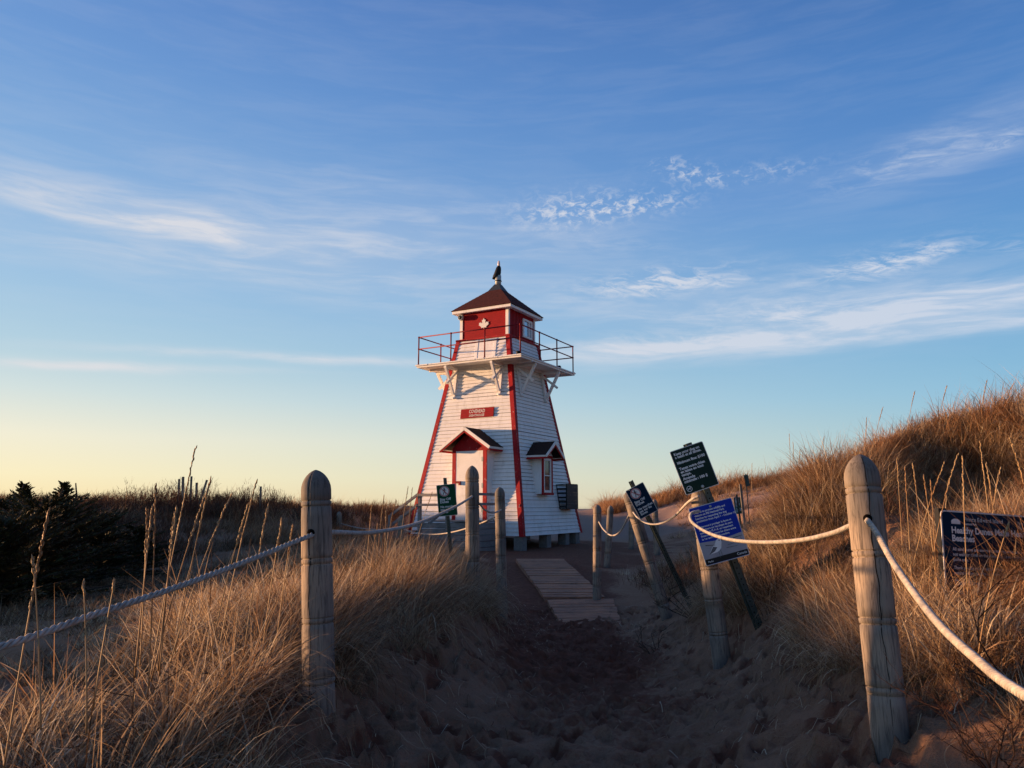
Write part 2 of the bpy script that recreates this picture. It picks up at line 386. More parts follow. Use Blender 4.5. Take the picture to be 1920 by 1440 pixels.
# ------------------------------------------------------------------ ground
def seg(pts):
    out = []
    for a, b, st in pts: out += list(np.arange(a, b, st))
    return out
def geo(a, b, s0, k):
    o = []; x = a; s = s0
    while x < b: o.append(x); x += s; s *= k
    return o
xs = np.array(sorted([-v for v in geo(2.0, 500, .05, 1.055)][::-1] + seg([(-2.0, 3.2, .022)]) + geo(3.2, 500, .05, 1.055)))
ys = np.array(seg([(-30, -2, 2), (-2, 2.4, .2), (2.4, 7.5, .022), (7.5, 16, .04), (16, 30, .12)]) + geo(30, 600, .18, 1.045))
ROWS = [  # unseen rise at far left is shaped to put the left hollow in shade
 (-30, [(-400, -2), (-30, -1.6), (-4, -1.5), (4, -1.4), (10, .8), (30, 1), (400, -1)]),
 (1.5, [(-400, -2), (-60, -1), (-22, .05), (-13, -.0), (-8.5, -1.1), (-6, -1.25), (-4, -1.1), (-2.4, -.98), (-1.5, -1.08), (-.8, -1.45), (.9, -1.5), (1.6, -1.2), (2.2, -.9), (3.5, -.35), (6, .5), (9, 1.2), (14, 1.6), (30, 1.2), (400, -1)]),
 (4, [(-400, -2), (-60, -1), (-22, .05), (-13, .0), (-8.5, -1.05), (-5, -1.22), (-3, -.98), (-1.9, -.84), (-1.3, -.88), (-1.0, -1.0), (-.6, -1.22), (0, -1.35), (.9, -1.36), (1.3, -1.22), (1.75, -.98), (2.3, -.68), (3.2, -.25), (4.5, .3), (7, 1.1), (10, 1.5), (30, 1.2), (400, -1)]),
 (5, [(-400, -2), (-60, -1), (-22, .05), (-13, .0), (-8.5, -1.05), (-5, -1.27), (-3.2, -1.02), (-2, -.80), (-1.4, -.80), (-1, -.97), (-.6, -1.2), (0, -1.42), (1, -1.42), (1.6, -1.2), (2.1, -.95), (2.8, -.66), (3.6, -.3), (4.6, .15), (6, .8), (8, 1.3), (30, 1.2), (400, -1)]),
 (7, [(-400, -2), (-60, -1), (-22, .05), (-13, .0), (-9.5, -.9), (-8, -1.25), (-5.5, -1.27), (-3.5, -1.02), (-2, -.74), (-1.2, -.72), (-.7, -.84), (-.35, -1.12), (0, -1.38), (.5, -1.52), (1.3, -1.52), (1.75, -1.36), (2.1, -1.1), (2.7, -.66), (3.3, -.2), (4, .25), (4.7, .58), (5.5, .9), (8, 1.4), (30, 1.2), (400, -1)]),
 (8.1, [(-400, -2), (-60, -1), (-22, .05), (-13, .0), (-10, -.9), (-8, -1.25), (-5.5, -1.3), (-3.5, -1.02), (-2.2, -.74), (-1.3, -.70), (-.8, -.80), (-.4, -1.08), (-.05, -1.42), (.5, -1.6), (1.4, -1.6), (1.9, -1.4), (2.3, -.95), (2.6, -.58), (2.9, -.18), (3.34, .28), (3.8, .66), (4.6, .93), (5.4, 1.0), (8, 1.35), (30, 1.2), (400, -1)]),
 (9.6, [(-400, -2), (-60, -1), (-22, .05), (-14, -.05), (-11, -.9), (-9, -1.2), (-6, -1.3), (-4, -1.05), (-2.5, -.77), (-1.3, -.72), (-.8, -.85), (-.45, -1.1), (-.1, -1.5), (.5, -1.66), (1.5, -1.66), (2, -1.5), (2.6, -1.15), (3.2, -.75), (4, -.3), (5, .3), (6, .8), (8, 1.25), (30, 1.2), (400, -1)]),
 (11.6, [(-400, -2), (-30, -.1), (-16, -.6), (-11, -1.0), (-7, -1.3), (-5, -1.15), (-3, -.87), (-1.6, -.87), (-.8, -1.1), (-.3, -1.48), (.1, -1.63), (.6, -1.69), (1.8, -1.69), (2.3, -1.52), (2.9, -1.3), (4, -.85), (5.5, -.2), (7, .5), (10, 1.1), (30, 1.3), (400, -1)]),
 (12.6, [(-400, -2), (-30, 0), (-16, -.5), (-11, -.95), (-7, -1.25), (-5, -1.15), (-3, -.9), (-1.6, -.92), (-.8, -1.15), (-.2, -1.46), (.4, -1.55), (1.7, -1.55), (2.3, -1.47), (3.1, -1.25), (4, -.95), (5.5, -.4), (7, .3), (10, 1.0), (30, 1.3), (400, -1)]),
 (16.2, [(-400, -2), (-30, .2), (-18, 0), (-12, -.5), (-8, -.9), (-5, -.9), (-3, -.9), (-1, -1.05), (-.3, -1.17), (1.2, -1.17), (2, -1.33), (3, -1.35), (4.5, -1.05), (6.5, -.45), (9, .3), (30, 1.3), (400, -1)]),
 (21, [(-400, -2), (-30, .1), (-18, .0), (-12, -.1), (-9, .05), (-6.5, .0), (-4.8, -.55), (-3.5, -1.0), (-1, -1.2), (3, -1.22), (5, -1.2), (7, -.7), (10, .3), (30, 1.3), (400, -1)]),
 (27, [(-400, -2), (-30, .1), (-12, -.05), (-8, -.1), (-5, -.2), (-3, -.35), (-1, -.8), (1, -1.1), (4.5, -1.2), (6.5, -.9), (9, .05), (14, 1.0), (30, 1.5), (400, -1)]),
 (36, [(-400, -2), (-30, .0), (-10, .0), (-3, -.15), (3.5, -.12), (6, .2), (8.5, .6), (11, 1.08), (16, 1.7), (30, 2.0), (400, -1)]),
 (46, [(-400, -2), (-30, -1.0), (-10, -1), (-3, -1), (3.5, -1), (8, -.6), (14, 0), (30, 1.0), (400, -1)]),
 (70, [(-400, -2.2), (400, -2.2)]), (600, [(-400, -2.5), (400, -2.5)])]
RY = np.array([r[0] for r in ROWS], float)
PR = np.array([np.interp(xs, [p[0] for p in r[1]], [p[1] for p in r[1]]) for r in ROWS])
H = np.empty((len(ys), len(xs)))
for j in range(len(xs)):
    H[:, j] = np.interp(ys, RY, PR[:, j])
def blur(A, n, ax):
    k = np.ones(2 * n + 1) / (2 * n + 1)
    B = np.pad(A, [(n, n) if i == ax else (0, 0) for i in range(2)], mode='edge')
    c = np.cumsum(np.insert(B, 0, 0, axis=ax), axis=ax)
    hi = np.take(c, np.arange(2 * n + 1, c.shape[ax]), axis=ax); lo = np.take(c, np.arange(0, c.shape[ax] - 2 * n - 1), axis=ax)
    return (hi - lo) / (2 * n + 1)
for _ in range(2):
    H = blur(H, 5, 1); H = blur(H, 6, 0)
# value noise
def vnoise(X, Y, s, seed):
    r = np.random.default_rng(seed); T = r.random((256, 256))
    u, v = X / s + 77.3, Y / s + 31.7
    iu, iv = np.floor(u).astype(int), np.floor(v).astype(int); fu, fv = u - iu, v - iv
    fu = fu * fu * (3 - 2 * fu); fv = fv * fv * (3 - 2 * fv)
    a = T[iu % 256, iv % 256]; b = T[(iu + 1) % 256, iv % 256]; c = T[iu % 256, (iv + 1) % 256]; d = T[(iu + 1) % 256, (iv + 1) % 256]
    return (a * (1 - fu) + b * fu) * (1 - fv) + (c * (1 - fu) + d * fu) * fv - .5
XG, YG = np.meshgrid(xs, ys)
# borders of the bare path
BY = [0, 3, 4, 5, 6, 7, 8.5, 11, 12.5, 14, 16, 18, 20, 24, 28]
BL = [-.9, -1.0, -1.05, -.95, -.74, -.58, -.36, -.12, -.3, -.5, -.8, -1.4, -3.2, -3.2, -1]
BR = [1.7, 1.75, 1.9, 2.0, 2.05, 2.1, 2.2, 2.45, 2.5, 2.15, 2.2, 3.2, 5.0, 5.6, 4.0]
def offpath(X, Y):
    """metres outside the bare path (negative on it)"""
    return np.maximum(np.interp(Y, BY, BL) - X, X - np.interp(Y, BY, BR))
OP = offpath(XG, YG)
farfade = np.clip((120 - YG) / 80, 0, 1)
rough = np.clip(OP / .6, 0, 1)
H += rough * farfade * (vnoise(XG, YG, 1.1, 1) * .16 + vnoise(XG, YG, .42, 2) * .10) + (1 - rough) * vnoise(XG, YG, .8, 3) * .05
dune = np.clip((XG - np.interp(YG, BY, BR) - .2) / 1.2, 0, 1) * np.clip((15 - YG) / 4, 0, 1) * np.clip((YG - 3.6) / 1.4, 0, 1)
H += dune * (vnoise(XG, YG, 1.9, 11) * .24 + vnoise(XG, YG, .85, 12) * .22 + np.abs(vnoise(XG, YG, 1.3, 13)) * .16 - .05)
H -= .62 * np.exp(-(((XG - 4.35) / .85) ** 2 + ((YG - 7.0) / .50) ** 2))
AR = XG / np.maximum(YG, .5)
H += np.interp(AR, [.27, .32, .348, .376, .403, .431, .46, .487, .515, .542, .57, .598, .626, .654, .72], [0, .13, .17, .19, .07, .0, .0, .09, .06, .0, -.10, -.21, -.28, -.15, 0]) * np.exp(-((YG - 8.1) / 1.7) ** 2)
# level ground round the information board
bw_ = np.exp(-(((XG - 3.1) / .75) ** 4 + ((YG - 4.3) / .75) ** 4)); H = H * (1 - bw_) + np.minimum(H, -.66 + (XG - 3.1) * .1) * bw_
near = np.clip((8 - YG) / 2.5, 0, 1)
H += near * (np.abs(vnoise(XG, YG, .13, 14)) * -.020 + np.abs(vnoise(XG, YG, .065, 15)) * -.013 + vnoise(XG, YG, .045, 16) * .007)
H += vnoise(XG, YG, .22, 4) * .022 * np.clip((14 - YG) / 6, 0, 1) + vnoise(XG, YG, .09, 5) * .010 * np.clip((9 - YG) / 3, 0, 1)
far_n = np.clip((YG - 24) / 6, 0, 1)
H += far_n * farfade * vnoise(XG, YG, 3.2, 6) * .25
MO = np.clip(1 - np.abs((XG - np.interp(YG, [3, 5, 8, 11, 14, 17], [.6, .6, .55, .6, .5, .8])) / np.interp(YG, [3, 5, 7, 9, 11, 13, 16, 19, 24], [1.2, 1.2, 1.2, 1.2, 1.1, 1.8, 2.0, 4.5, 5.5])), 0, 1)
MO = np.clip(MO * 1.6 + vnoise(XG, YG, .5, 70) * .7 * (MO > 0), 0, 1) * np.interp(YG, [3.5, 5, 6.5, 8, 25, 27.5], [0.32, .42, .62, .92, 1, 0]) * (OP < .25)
# footprints and scuffs
for i in range(1500):
    fy = 3.2 + rng.random() ** 1.3 * 9.0
    l_, r_ = np.interp(fy, BY, BL) - .1, np.interp(fy, BY, BR) + .1
    fx = l_ + (r_ - l_) * rng.random()
    a = rng.normal(0, .5); L = rng.uniform(.04, .13); W = L * rng.uniform(.35, .8); dp = rng.uniform(.012, .038)
    j0, j1 = np.searchsorted(xs, [fx - .4, fx + .4]); i0, i1 = np.searchsorted(ys, [fy - .4, fy + .4])
    if j1 - j0 < 2 or i1 - i0 < 2: continue
    dx = XG[i0:i1, j0:j1] - fx; dy = YG[i0:i1, j0:j1] - fy
    u = (dx * math.cos(a) - dy * math.sin(a)) / W; v = (dx * math.sin(a) + dy * math.cos(a)) / L
    q = u * u + v * v
    H[i0:i1, j0:j1] += -dp * np.exp(-q ** 3 * .6) + dp * .5 * np.exp(-((np.sqrt(q) - 1.5) / .35) ** 2)
    if rng.random() < .4:
        MO[i0:i1, j0:j1] = np.maximum(MO[i0:i1, j0:j1], rng.uniform(.5, 1.0) * np.exp(-q * .8))
# the sand sits at the foot of each post that the picture shows in full
for (px, py, Yb) in ((598, 1350, 3.84), (942, 1168, 11.2), (1670, 1388, 3.36), (1355, 1248, 6.98), (1252, 1162, 10.7)):
    p = at(px, py, Yb); j = np.searchsorted(xs, p.x); i = np.searchsorted(ys, p.y)
    H += (p.z + .03 - H[i, j]) * np.exp(-((XG - p.x) ** 2 + (YG - p.y + .08) ** 2) / .50 ** 2)
ny, nx = H.shape
V = np.stack([XG.ravel(), YG.ravel(), H.ravel()], 1)
I = np.arange(ny * nx).reshape(ny, nx)
Q = np.stack([I[:-1, :-1].ravel(), I[:-1, 1:].ravel(), I[1:, 1:].ravel(), I[1:, :-1].ravel()], 1)
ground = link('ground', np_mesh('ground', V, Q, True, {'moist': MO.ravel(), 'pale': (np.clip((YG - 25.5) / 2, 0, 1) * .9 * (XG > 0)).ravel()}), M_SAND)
tag(ground, kind='structure')
def gz(X, Y):
    X = np.asarray(X, float); Y = np.asarray(Y, float)
    j = np.clip(np.searchsorted(xs, X) - 1, 0, nx - 2); i = np.clip(np.searchsorted(ys, Y) - 1, 0, ny - 2)
    u = (X - xs[j]) / (xs[j + 1] - xs[j]); v = (Y - ys[i]) / (ys[i + 1] - ys[i])
    return (H[i, j] * (1 - u) + H[i, j + 1] * u) * (1 - v) + (H[i + 1, j] * (1 - u) + H[i + 1, j + 1] * u) * v
def gzf(x, y): return float(gz(x, y))

# ------------------------------------------------------------------ grass
def blades(P, L, W, dirs, lean, droop, face, seg_=4):
    """ribbons: P roots (N,3), L lengths, W widths, dirs (N,2) lean direction"""
    N = len(P); s = np.linspace(0, 1, seg_ + 1)
    th = lean[:, None] + droop[:, None] * s[None, :] ** 1.3
    ds = L[:, None] / seg_
    hx = np.concatenate([np.zeros((N, 1)), np.cumsum(np.sin((th[:, 1:] + th[:, :-1]) / 2) * ds, 1)], 1)
    vz = np.concatenate([np.zeros((N, 1)), np.cumsum(np.cos((th[:, 1:] + th[:, :-1]) / 2) * ds, 1)], 1)
    ctr = P[:, None, :] + np.stack([hx * dirs[:, 0:1], hx * dirs[:, 1:2], vz], 2)
    ca, sa = np.cos(face), np.sin(face)
    sd_ = np.stack([ca, sa, np.zeros(N)], 1)
    w = W[:, None] * np.clip(1.02 - s[None, :] ** 1.8, .06, 1) * .5
    A = ctr - sd_[:, None, :] * w[:, :, None]; B = ctr + sd_[:, None, :] * w[:, :, None]
    VV = np.stack([A, B], 2).reshape(-1, 3)
    k = (seg_ + 1) * 2
    base = (np.arange(N) * k)[:, None] + (np.arange(seg_) * 2)[None, :]
    QQ = np.stack([base, base + 1, base + 3, base + 2], 2).reshape(-1, 4)
    return VV, QQ, k
def grass_obj(name, P, L, W, dirs, lean, droop, mat_, tint=None, face=None, seg_=4, label=None, cat='grass'):
    N = len(P)
    if face is None: face = rng.uniform(0, PI, N)
    if tint is None: tint = np.clip(rng.normal(.5, .22, N), 0, 1)
    VV, QQ, k = blades(P, L, W, dirs, lean, droop, face, seg_)
    o = link(name, np_mesh(name, VV, QQ, True, {'tint': np.repeat(tint, k)}), mat_)
    tag(o, label, cat, kind='stuff'); return o
WIND = np.array([.93, -.36])
def hgt(X, Y):
    k = np.where((X < -1.7) & (Y < 7.5), np.interp(-X, [1.7, 2.5], [1.0, .34]), 1.0)
    k = np.where((X < -2.6) & (Y >= 7.5) & (Y < 16), np.interp(-X, [2.6, 4.0], [1.0, .55]), k)
    return k * np.clip(.95 + 1.6 * vnoise(X, Y, .9, 60), .45, 1.5)
RSL = lambda X, Y: np.clip(.6 + (X - np.interp(Y, BY, BR)) * 2.0, .1, 1)
def tufts(n, x0, x1, y0, y1, dens, per, Lr, W0, spread, keep=None, ypow=1.0, off=0.02, seed=0):
    r = np.random.default_rng(seed)
    X = r.uniform(x0, x1, n); Y = y0 + (y1 - y0) * r.random(n) ** ypow
    op = offpath(X, Y)
    patch = vnoise(X, Y, .9, 50) + .6 * vnoise(X, Y, .33, 51)
    pr = np.clip(op / .25 - off, 0, 1) * np.clip(.70 + patch * 2.1, .04, 1) * dens(X, Y)
    m = r.random(n) < pr
    m &= (X ** 2 + (Y) ** 2) > .9
    m &= np.abs(X) < .78 * Y + 1.6
    if keep is not None: m &= keep(X, Y)
    X, Y = X[m], Y[m]; c = len(X)
    k = (per * r.uniform(.5, 1.5, c)).astype(int)
    idx = np.repeat(np.arange(c), k); N = len(idx)
    cs = r.uniform(.6, 1.25, c); ct = r.normal(.5, .20, c) + .45 * vnoise(X, Y, .8, 61); ca = r.normal(0, .5, c)
    rad = spread * cs[idx] * np.sqrt(r.random(N)); an = r.uniform(0, 2 * PI, N)
    px = X[idx] + rad * np.cos(an); py = Y[idx] + rad * np.sin(an)
    pz = gz(px, py) - .01
    L = Lr * cs[idx] * r.uniform(.45, 1.2, N)
    wa = np.arctan2(WIND[1], WIND[0]) + ca[idx] * .8
    out = np.stack([np.cos(an), np.sin(an)], 1)
    # downhill pull
    e = .15; gx = (gz(px + e, py) - gz(px - e, py)) / (2 * e); gy = (gz(px, py + e) - gz(px, py - e)) / (2 * e)
    d = out * .9 + np.stack([np.cos(wa), np.sin(wa)], 1) * .55 - np.stack([gx, gy], 1) * 1.0 + r.normal(0, .7, (N, 2))
    d /= np.linalg.norm(d, axis=1)[:, None] + 1e-6
    lean = np.abs(r.normal(.42, .34, N)) ; droop = r.gamma(2.0, .80, N)
    mat_low = r.random(N) < .22
    lean[mat_low] = r.uniform(.9, 1.45, mat_low.sum()); droop[mat_low] *= .3
    tint = np.clip(ct[idx] - .05 + r.normal(0, .24, N), 0, 1)
    L = L * hgt(px, py)
    W = W0 * r.uniform(.6, 1.3, N)
    return [np.stack([px, py, pz], 1), L, W, d, lean, np.clip(droop, 0, 2.4), tint]
def cat_(lst): return [np.concatenate([a[i] for a in lst]) for i in range(7)]
one = lambda X, Y: np.ones_like(X)
def left_side(X, Y): return X < .4
# near banks
g1 = tufts(3600, -6.5, -.5, .8, 7.5, lambda X, Y: np.where(X < -2.4, .5, 1.0), 52, .46, .0060, .080, seed=1)
g2 = tufts(4600, 1.4, 7.5, .9, 8.8, lambda X, Y: RSL(X, Y) * np.clip(1.15 - 1.2 * np.exp(-(((X - 4.35) / .8) ** 2 + ((Y - 7.0) / .5) ** 2)), .05, 1), 42, .38, .0056, .085, seed=2)
# drooping tussocks that spill from the left bank over the sand
def tussock(cx, cy, n, L0, lean_dir, seed, rad=.10, W0=.0056):
    r = np.random.default_rng(seed); a = r.uniform(0, 2 * PI, n); q = rad * np.sqrt(r.random(n))
    px, py = cx + q * np.cos(a), cy + q * np.sin(a)
    d = np.stack([np.cos(a), np.sin(a)], 1) * .7 + np.array(lean_dir)[None, :] * r.uniform(.3, 1.0) + r.normal(0, .85, (n, 2)); d /= np.linalg.norm(d, axis=1)[:, None]
    return [np.stack([px, py, gz(px, py) - .01], 1), L0 * r.uniform(.45, 1.15, n), W0 * r.uniform(.6, 1.4, n), d, np.abs(r.normal(.50, .42, n)), np.clip(r.gamma(2.6, .62, n), 0, 2.7), np.clip(r.normal(.52, .25, n), 0, 1)]
def clear_of_posts(x, y): return min(math.hypot(x - a, (y - b) * .6) for a, b in ((1.85, 6.6), (2.25, 6.6), (2.2, 10.4), (2.5, 10.2)))
def open_foot(X, Y): return np.clip(1.3 - 1.3 * np.exp(-(((X - 2.15) / .38) ** 2 + ((Y - 6.5) / .7) ** 2)), .0, 1)
rt = np.random.default_rng(99); TS = []
for _ in range(140):
    yy = rt.uniform(2.3, 9.5); xx = np.interp(yy, BY, BL) - abs(rt.normal(.12, .30))
    if abs(yy - 3.75) < .50 and xx > -1.24: continue
    TS.append(tussock(xx, yy, 150, rt.uniform(.40, .68), (.75, -.35), 200 + _, rt.uniform(.06, .14)))
for _ in range(110):
    yy = rt.uniform(3.6, 9.5); xx = np.interp(yy, BY, BR) + abs(rt.normal(.15, .30))
    if clear_of_posts(xx, yy) < .30: continue
    TS.append(tussock(xx, yy, 130, rt.uniform(.32, .55), (-.65, -.35), 400 + _, rt.uniform(.06, .14)))
g9 = cat_(TS)
# cover on the steep flank of the right dune
g10 = tufts(4200, 2.1, 6.2, 5.6, 9.8, lambda X, Y: open_foot(X, Y) * np.clip(1.1 - 1.2 * np.exp(-(((X - 4.35) / .8) ** 2 + ((Y - 7.0) / .5) ** 2)), .05, 1), 40, .36, .0050, .10, seed=10)
g11 = tufts(900, 1.75, 3.4, 2.2, 4.3, one, 44, .34, .0042, .09, off=-.3, seed=11)
gt = cat_([g9, g10, g11])
ot = grass_obj('dune_grass', *gt[:6], M_GRASS, gt[6], label='drooping tussocks spilling over the edges of the sand path', seg_=6)
o1 = grass_obj('dune_grass', *g1[:6], M_GRASS, g1[6], label='thick dry marram grass on the near left bank under the rope', seg_=5)
o2 = grass_obj('dune_grass', *g2[:6], M_GRASS, g2[6], label='tangled dry grass covering the near right dune slope', seg_=5)
g3 = tufts(2300, -9, -.2, 7.0, 16, lambda X, Y: np.where(X < -4.5, .5, 1.0), 48, .42, .0055, .11, seed=3)
g4 = tufts(2600, 1.9, 11, 8.2, 16.5, one, 44, .36, .0055, .12, seed=4)
o3 = grass_obj('dune_grass', *g3[:6], M_GRASS, g3[6], label='dry tufts on the left rise before the lighthouse')
o4 = grass_obj('dune_grass', *g4[:6], M_GRASS, g4[6], label='dry tufts in the hollow behind the leaning signs')
def d_far(X, Y):
    # the bare sand blowout right of the tower keeps only a fringe of grass
    bare = np.clip((Y - 25.5) / 1.5, 0, 1) * np.clip((34.8 - Y) / 1.0, 0, 1) * (X > 1.0) * (X < Y * .215) * (Y < 33.6)
    return np.clip(1 - bare * 1.1, 0.0, 1) * np.where(X > 4, 1.6, 1)
g5 = tufts(9500, -26, 26, 15.5, 40, d_far, 26, .42, .012, .16, keep=lambda X, Y: ~((np.abs(X + .4) < 3.4) & (np.abs(Y - 23.5) < 3.6)), seed=5)
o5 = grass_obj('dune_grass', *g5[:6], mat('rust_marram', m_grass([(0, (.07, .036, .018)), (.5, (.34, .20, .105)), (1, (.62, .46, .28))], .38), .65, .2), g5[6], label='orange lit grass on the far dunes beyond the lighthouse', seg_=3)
g6 = tufts(3600, 1.5, 15, 33.2, 38, one, 26, .70, .014, .2, seed=6)
g8 = tufts(260, 2.55, 4.3, 4.15, 4.75, one, 34, .62, .0042, .09, off=-3, seed=8)
g7 = tufts(900, 3.0, 9, 7.6, 9.4, one, 40, .50, .005, .11, seed=7)
gg = cat_([g6, g7, g8])
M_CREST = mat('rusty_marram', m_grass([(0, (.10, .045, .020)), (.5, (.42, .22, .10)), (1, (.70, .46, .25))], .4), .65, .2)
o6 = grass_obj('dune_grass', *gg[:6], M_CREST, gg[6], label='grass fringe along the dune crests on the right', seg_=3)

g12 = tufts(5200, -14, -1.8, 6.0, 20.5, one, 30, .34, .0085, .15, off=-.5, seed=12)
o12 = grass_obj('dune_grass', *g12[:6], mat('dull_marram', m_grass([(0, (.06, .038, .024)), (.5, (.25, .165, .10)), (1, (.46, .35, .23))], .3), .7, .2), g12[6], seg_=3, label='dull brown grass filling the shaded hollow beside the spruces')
# seed stalks standing above the grass
def stalks(lst, name, label, w=.004):
    P, L, W, D, LE, DR = [], [], [], [], [], []
    hv, hf, ht = [], [], []
    mb = MB()
    for (px, py, Y, length, lean, head) in lst:
        tip = at(px, py, Y)
        az_ = rng.normal(0, .5); d = Vector((math.cos(az_), math.sin(az_) * .6, 0)).normalized() * (1 if lean >= 0 else -1)
        la = abs(lean)
        pts = []; n = 8
        p = tip.copy(); th = la * 1.25
        seglen = length / n
        pts.append(p.copy())
        for i in range(n):
            th *= .93
            p = p - (d * math.sin(th) + Vector((0, 0, math.cos(th)))) * seglen
            pts.append(p.copy())
        pts = pts[::-1]
        m = len(pts)
        rr = [w * .55 * (1 - .45 * i / (m - 1)) for i in range(m)]
        mb.tube(pts, rr, 5)
        # seed head: overlapping spikelets along the upper quarter
        k = int(26 * head)
        for j in range(k):
            s = 1 - (.33 * head) * (j / max(k, 1)); f_ = s * (m - 1); i0 = min(int(f_), m - 2); q = pts[i0].lerp(pts[i0 + 1], f_ - i0)
            tdir = (pts[i0 + 1] - pts[i0]).normalized()
            a = rng.uniform(0, 2 * PI); o_ = Vector((math.cos(a), math.sin(a), 0))
            e = q + tdir * .022 + o_ * .0045
            mb.tube([q, q.lerp(e, .5) + o_ * .001, e], [w * .3, w * .62, w * .12], 4)
    o = mb.build(name, M_STALK)
    a = o.data.attributes.new('tint', 'FLOAT', 'POINT'); a.data.foreach_set('value', rng.random(len(o.data.vertices)).astype(np.float32))
    tag(o, label, 'grass', kind='stuff')
LS = [(366, 843, 3.6, 1.15, .14, 1.2), (90, 962, 2.5, .80, .08, 1.2), (292, 915, 3.2, .80, -.04, 1), (285, 955, 3.1, .65, .03, 1), (276, 960, 3.2, .62, -.03, 1),
      (330, 958, 3.0, .6, .06, 1), (325, 975, 3.1, .6, .02, .8), (395, 900, 3.7, .85, .22, 1), (392, 909, 3.3, .8, .28, 1), (432, 930, 3.6, .75, .35, 1), (465, 948, 3.5, .72, .32, .9),
      (480, 905, 4.0, .9, .18, 1.1), (502, 950, 3.8, .7, .12, 1), (528, 978, 3.8, .6, .12, .9), (62, 1052, 2.4, .5, -.15, .3), (157, 1098, 2.5, .45, -.12, .3), (214, 1095, 2.6, .4, .1, .3), (548, 990, 3.9, .55, .1, .8),
      (720, 932, 6.5, .75, .10, .9), (742, 940, 6.8, .7, .22, .9), (697, 950, 6.2, .7, .06, .8), (724, 960, 7, .55, .02, .6), (765, 915, 8.0, .9, .12, 1.1), (773, 917, 8.1, .9, .08, 1), (786, 917, 8.3, .9, .16, 1), (810, 925, 8.4, .8, .3, .8), (708, 985, 6, .5, .15, .7)]
stalks(LS, 'seed_stalks', 'tall straw coloured seed stalks rising above the left grass', .0058)
RS = [(1838, 832, 5.2, .9, -.02, 1.1), (1795, 855, 4.8, .85, .3, 1), (1805, 860, 4.4, .75, .06, 1), (1770, 870, 4.9, .8, .35, .9), (1895, 825, 4.6, .95, -.2, 1), (1850, 872, 5.0, .8, -.04, .8), (1875, 880, 5, .75, .25, .7), (1697, 880, 5, .8, .02, .7),
      (1712, 872, 5.4, .85, -.03, .7), (1682, 862, 5.6, .8, .02, .7), (1890, 985, 3.4, .6, .3, .3), (1746, 905, 4.8, .7, .03, .6), (1733, 895, 5, .7, -.04, .6), (1625, 785, 9.0, .8, .1, 1), (1487, 830, 11, .8, .05, 1), (1500, 845, 11, .7, .15, 1), (1545, 820, 11, .9, .3, 1),
      (1410, 870, 14, .7, .1, .8), (1715, 735, 9, .6, .35, 1), (1775, 725, 9, .6, .35, 1), (1850, 715, 9, .7, .3, 1), (1480, 815, 11.5, .9, .02, .8), (1655, 765, 9.3, .7, .3, .8), (1900, 720, 9, .6, .45, .8)]
stalks(RS, 'seed_stalks', 'tall straw coloured seed stalks on the right dune', .0065)

# loose straw lying on the sand
def litter(n, x0, x1, y0, y1, Lm, W0, seed):
    r = np.random.default_rng(seed)
    X = r.uniform(x0, x1, n); Y = y0 + (y1 - y0) * r.random(n) ** 1.2
    op = offpath(X, Y); m = r.random(n) < np.clip(.30 + (op + .9) * .9, .08, 1)
    X, Y = X[m], Y[m]; N = len(X); L = r.gamma(3, Lm / 3, N).clip(.04, .5)
    a = r.uniform(0, 2 * PI, N); cu = r.normal(0, 1.0, N); s = np.linspace(0, 1, 6)
    ang = a[:, None] + cu[:, None] * s[None, :]
    px = X[:, None] + np.concatenate([np.zeros((N, 1)), np.cumsum(np.cos(ang[:, 1:]) * L[:, None] / 5, 1)], 1)
    py = Y[:, None] + np.concatenate([np.zeros((N, 1)), np.cumsum(np.sin(ang[:, 1:]) * L[:, None] / 5, 1)], 1)
    pz = gz(px, py) + .005 + r.random(N)[:, None] * .02 * np.sin(s * PI)[None, :]
    C = np.stack([px, py, pz], 2); w = W0 * r.uniform(.5, 1.2, N)[:, None]
    nxv = np.stack([-np.sin(ang), np.cos(ang), np.zeros_like(ang)], 2)
    A = C - nxv * w[:, :, None] / 2; B = C + nxv * w[:, :, None] / 2
    VV = np.stack([A, B], 2).reshape(-1, 3); base = (np.arange(N) * 12)[:, None] + (np.arange(5) * 2)[None, :]
    QQ = np.stack([base, base + 1, base + 3, base + 2], 2).reshape(-1, 4)
    return VV, QQ, np.repeat(np.clip(r.normal(.55, .25, N), 0, 1), 12)
lv, lq, lt = litter(8500, -1.8, 2.9, 2.6, 12.5, .11, .0040, 21)
tag(link('loose_straw', np_mesh('loose_straw', lv, lq, False, {'tint': lt}), M_GRASS), 'loose straw blown over the shaded sand path', 'straw', kind='stuff')

# ------------------------------------------------------------------ shrubs and spruces
def shrubbery(n, spots, h, w, seed, per=36):
    r = np.random.default_rng(seed); out = []
    for (cx, cy, rx, ry, hh) in spots:
        c = int(n * rx * ry)
        a = r.uniform(0, 2 * PI, c); q = np.sqrt(r.random(c)); X = cx + rx * q * np.cos(a); Y = cy + ry * q * np.sin(a)
        idx = np.repeat(np.arange(c), per); N = len(idx)
        # twigs start at random heights along upright stems
        t = r.random(N); top = hh * r.uniform(.6, 1.1, c)[idx]
        px = X[idx] + r.normal(0, .09, N); py = Y[idx] + r.normal(0, .09, N)
        z0 = gz(px, py) + t * top * .8
        L = r.uniform(.10, .30, N) * (1.15 - t * .5) * h
        d = r.normal(0, 1, (N, 2)); d /= np.linalg.norm(d, axis=1)[:, None]
        out.append([np.stack([px, py, z0], 1), L, w * r.uniform(.6, 1.3, N), d, np.abs(r.normal(.5, .4, N)), r.normal(0, .5, N), np.clip(r.normal(.45, .25, N), 0, 1)])
    return cat_(out)
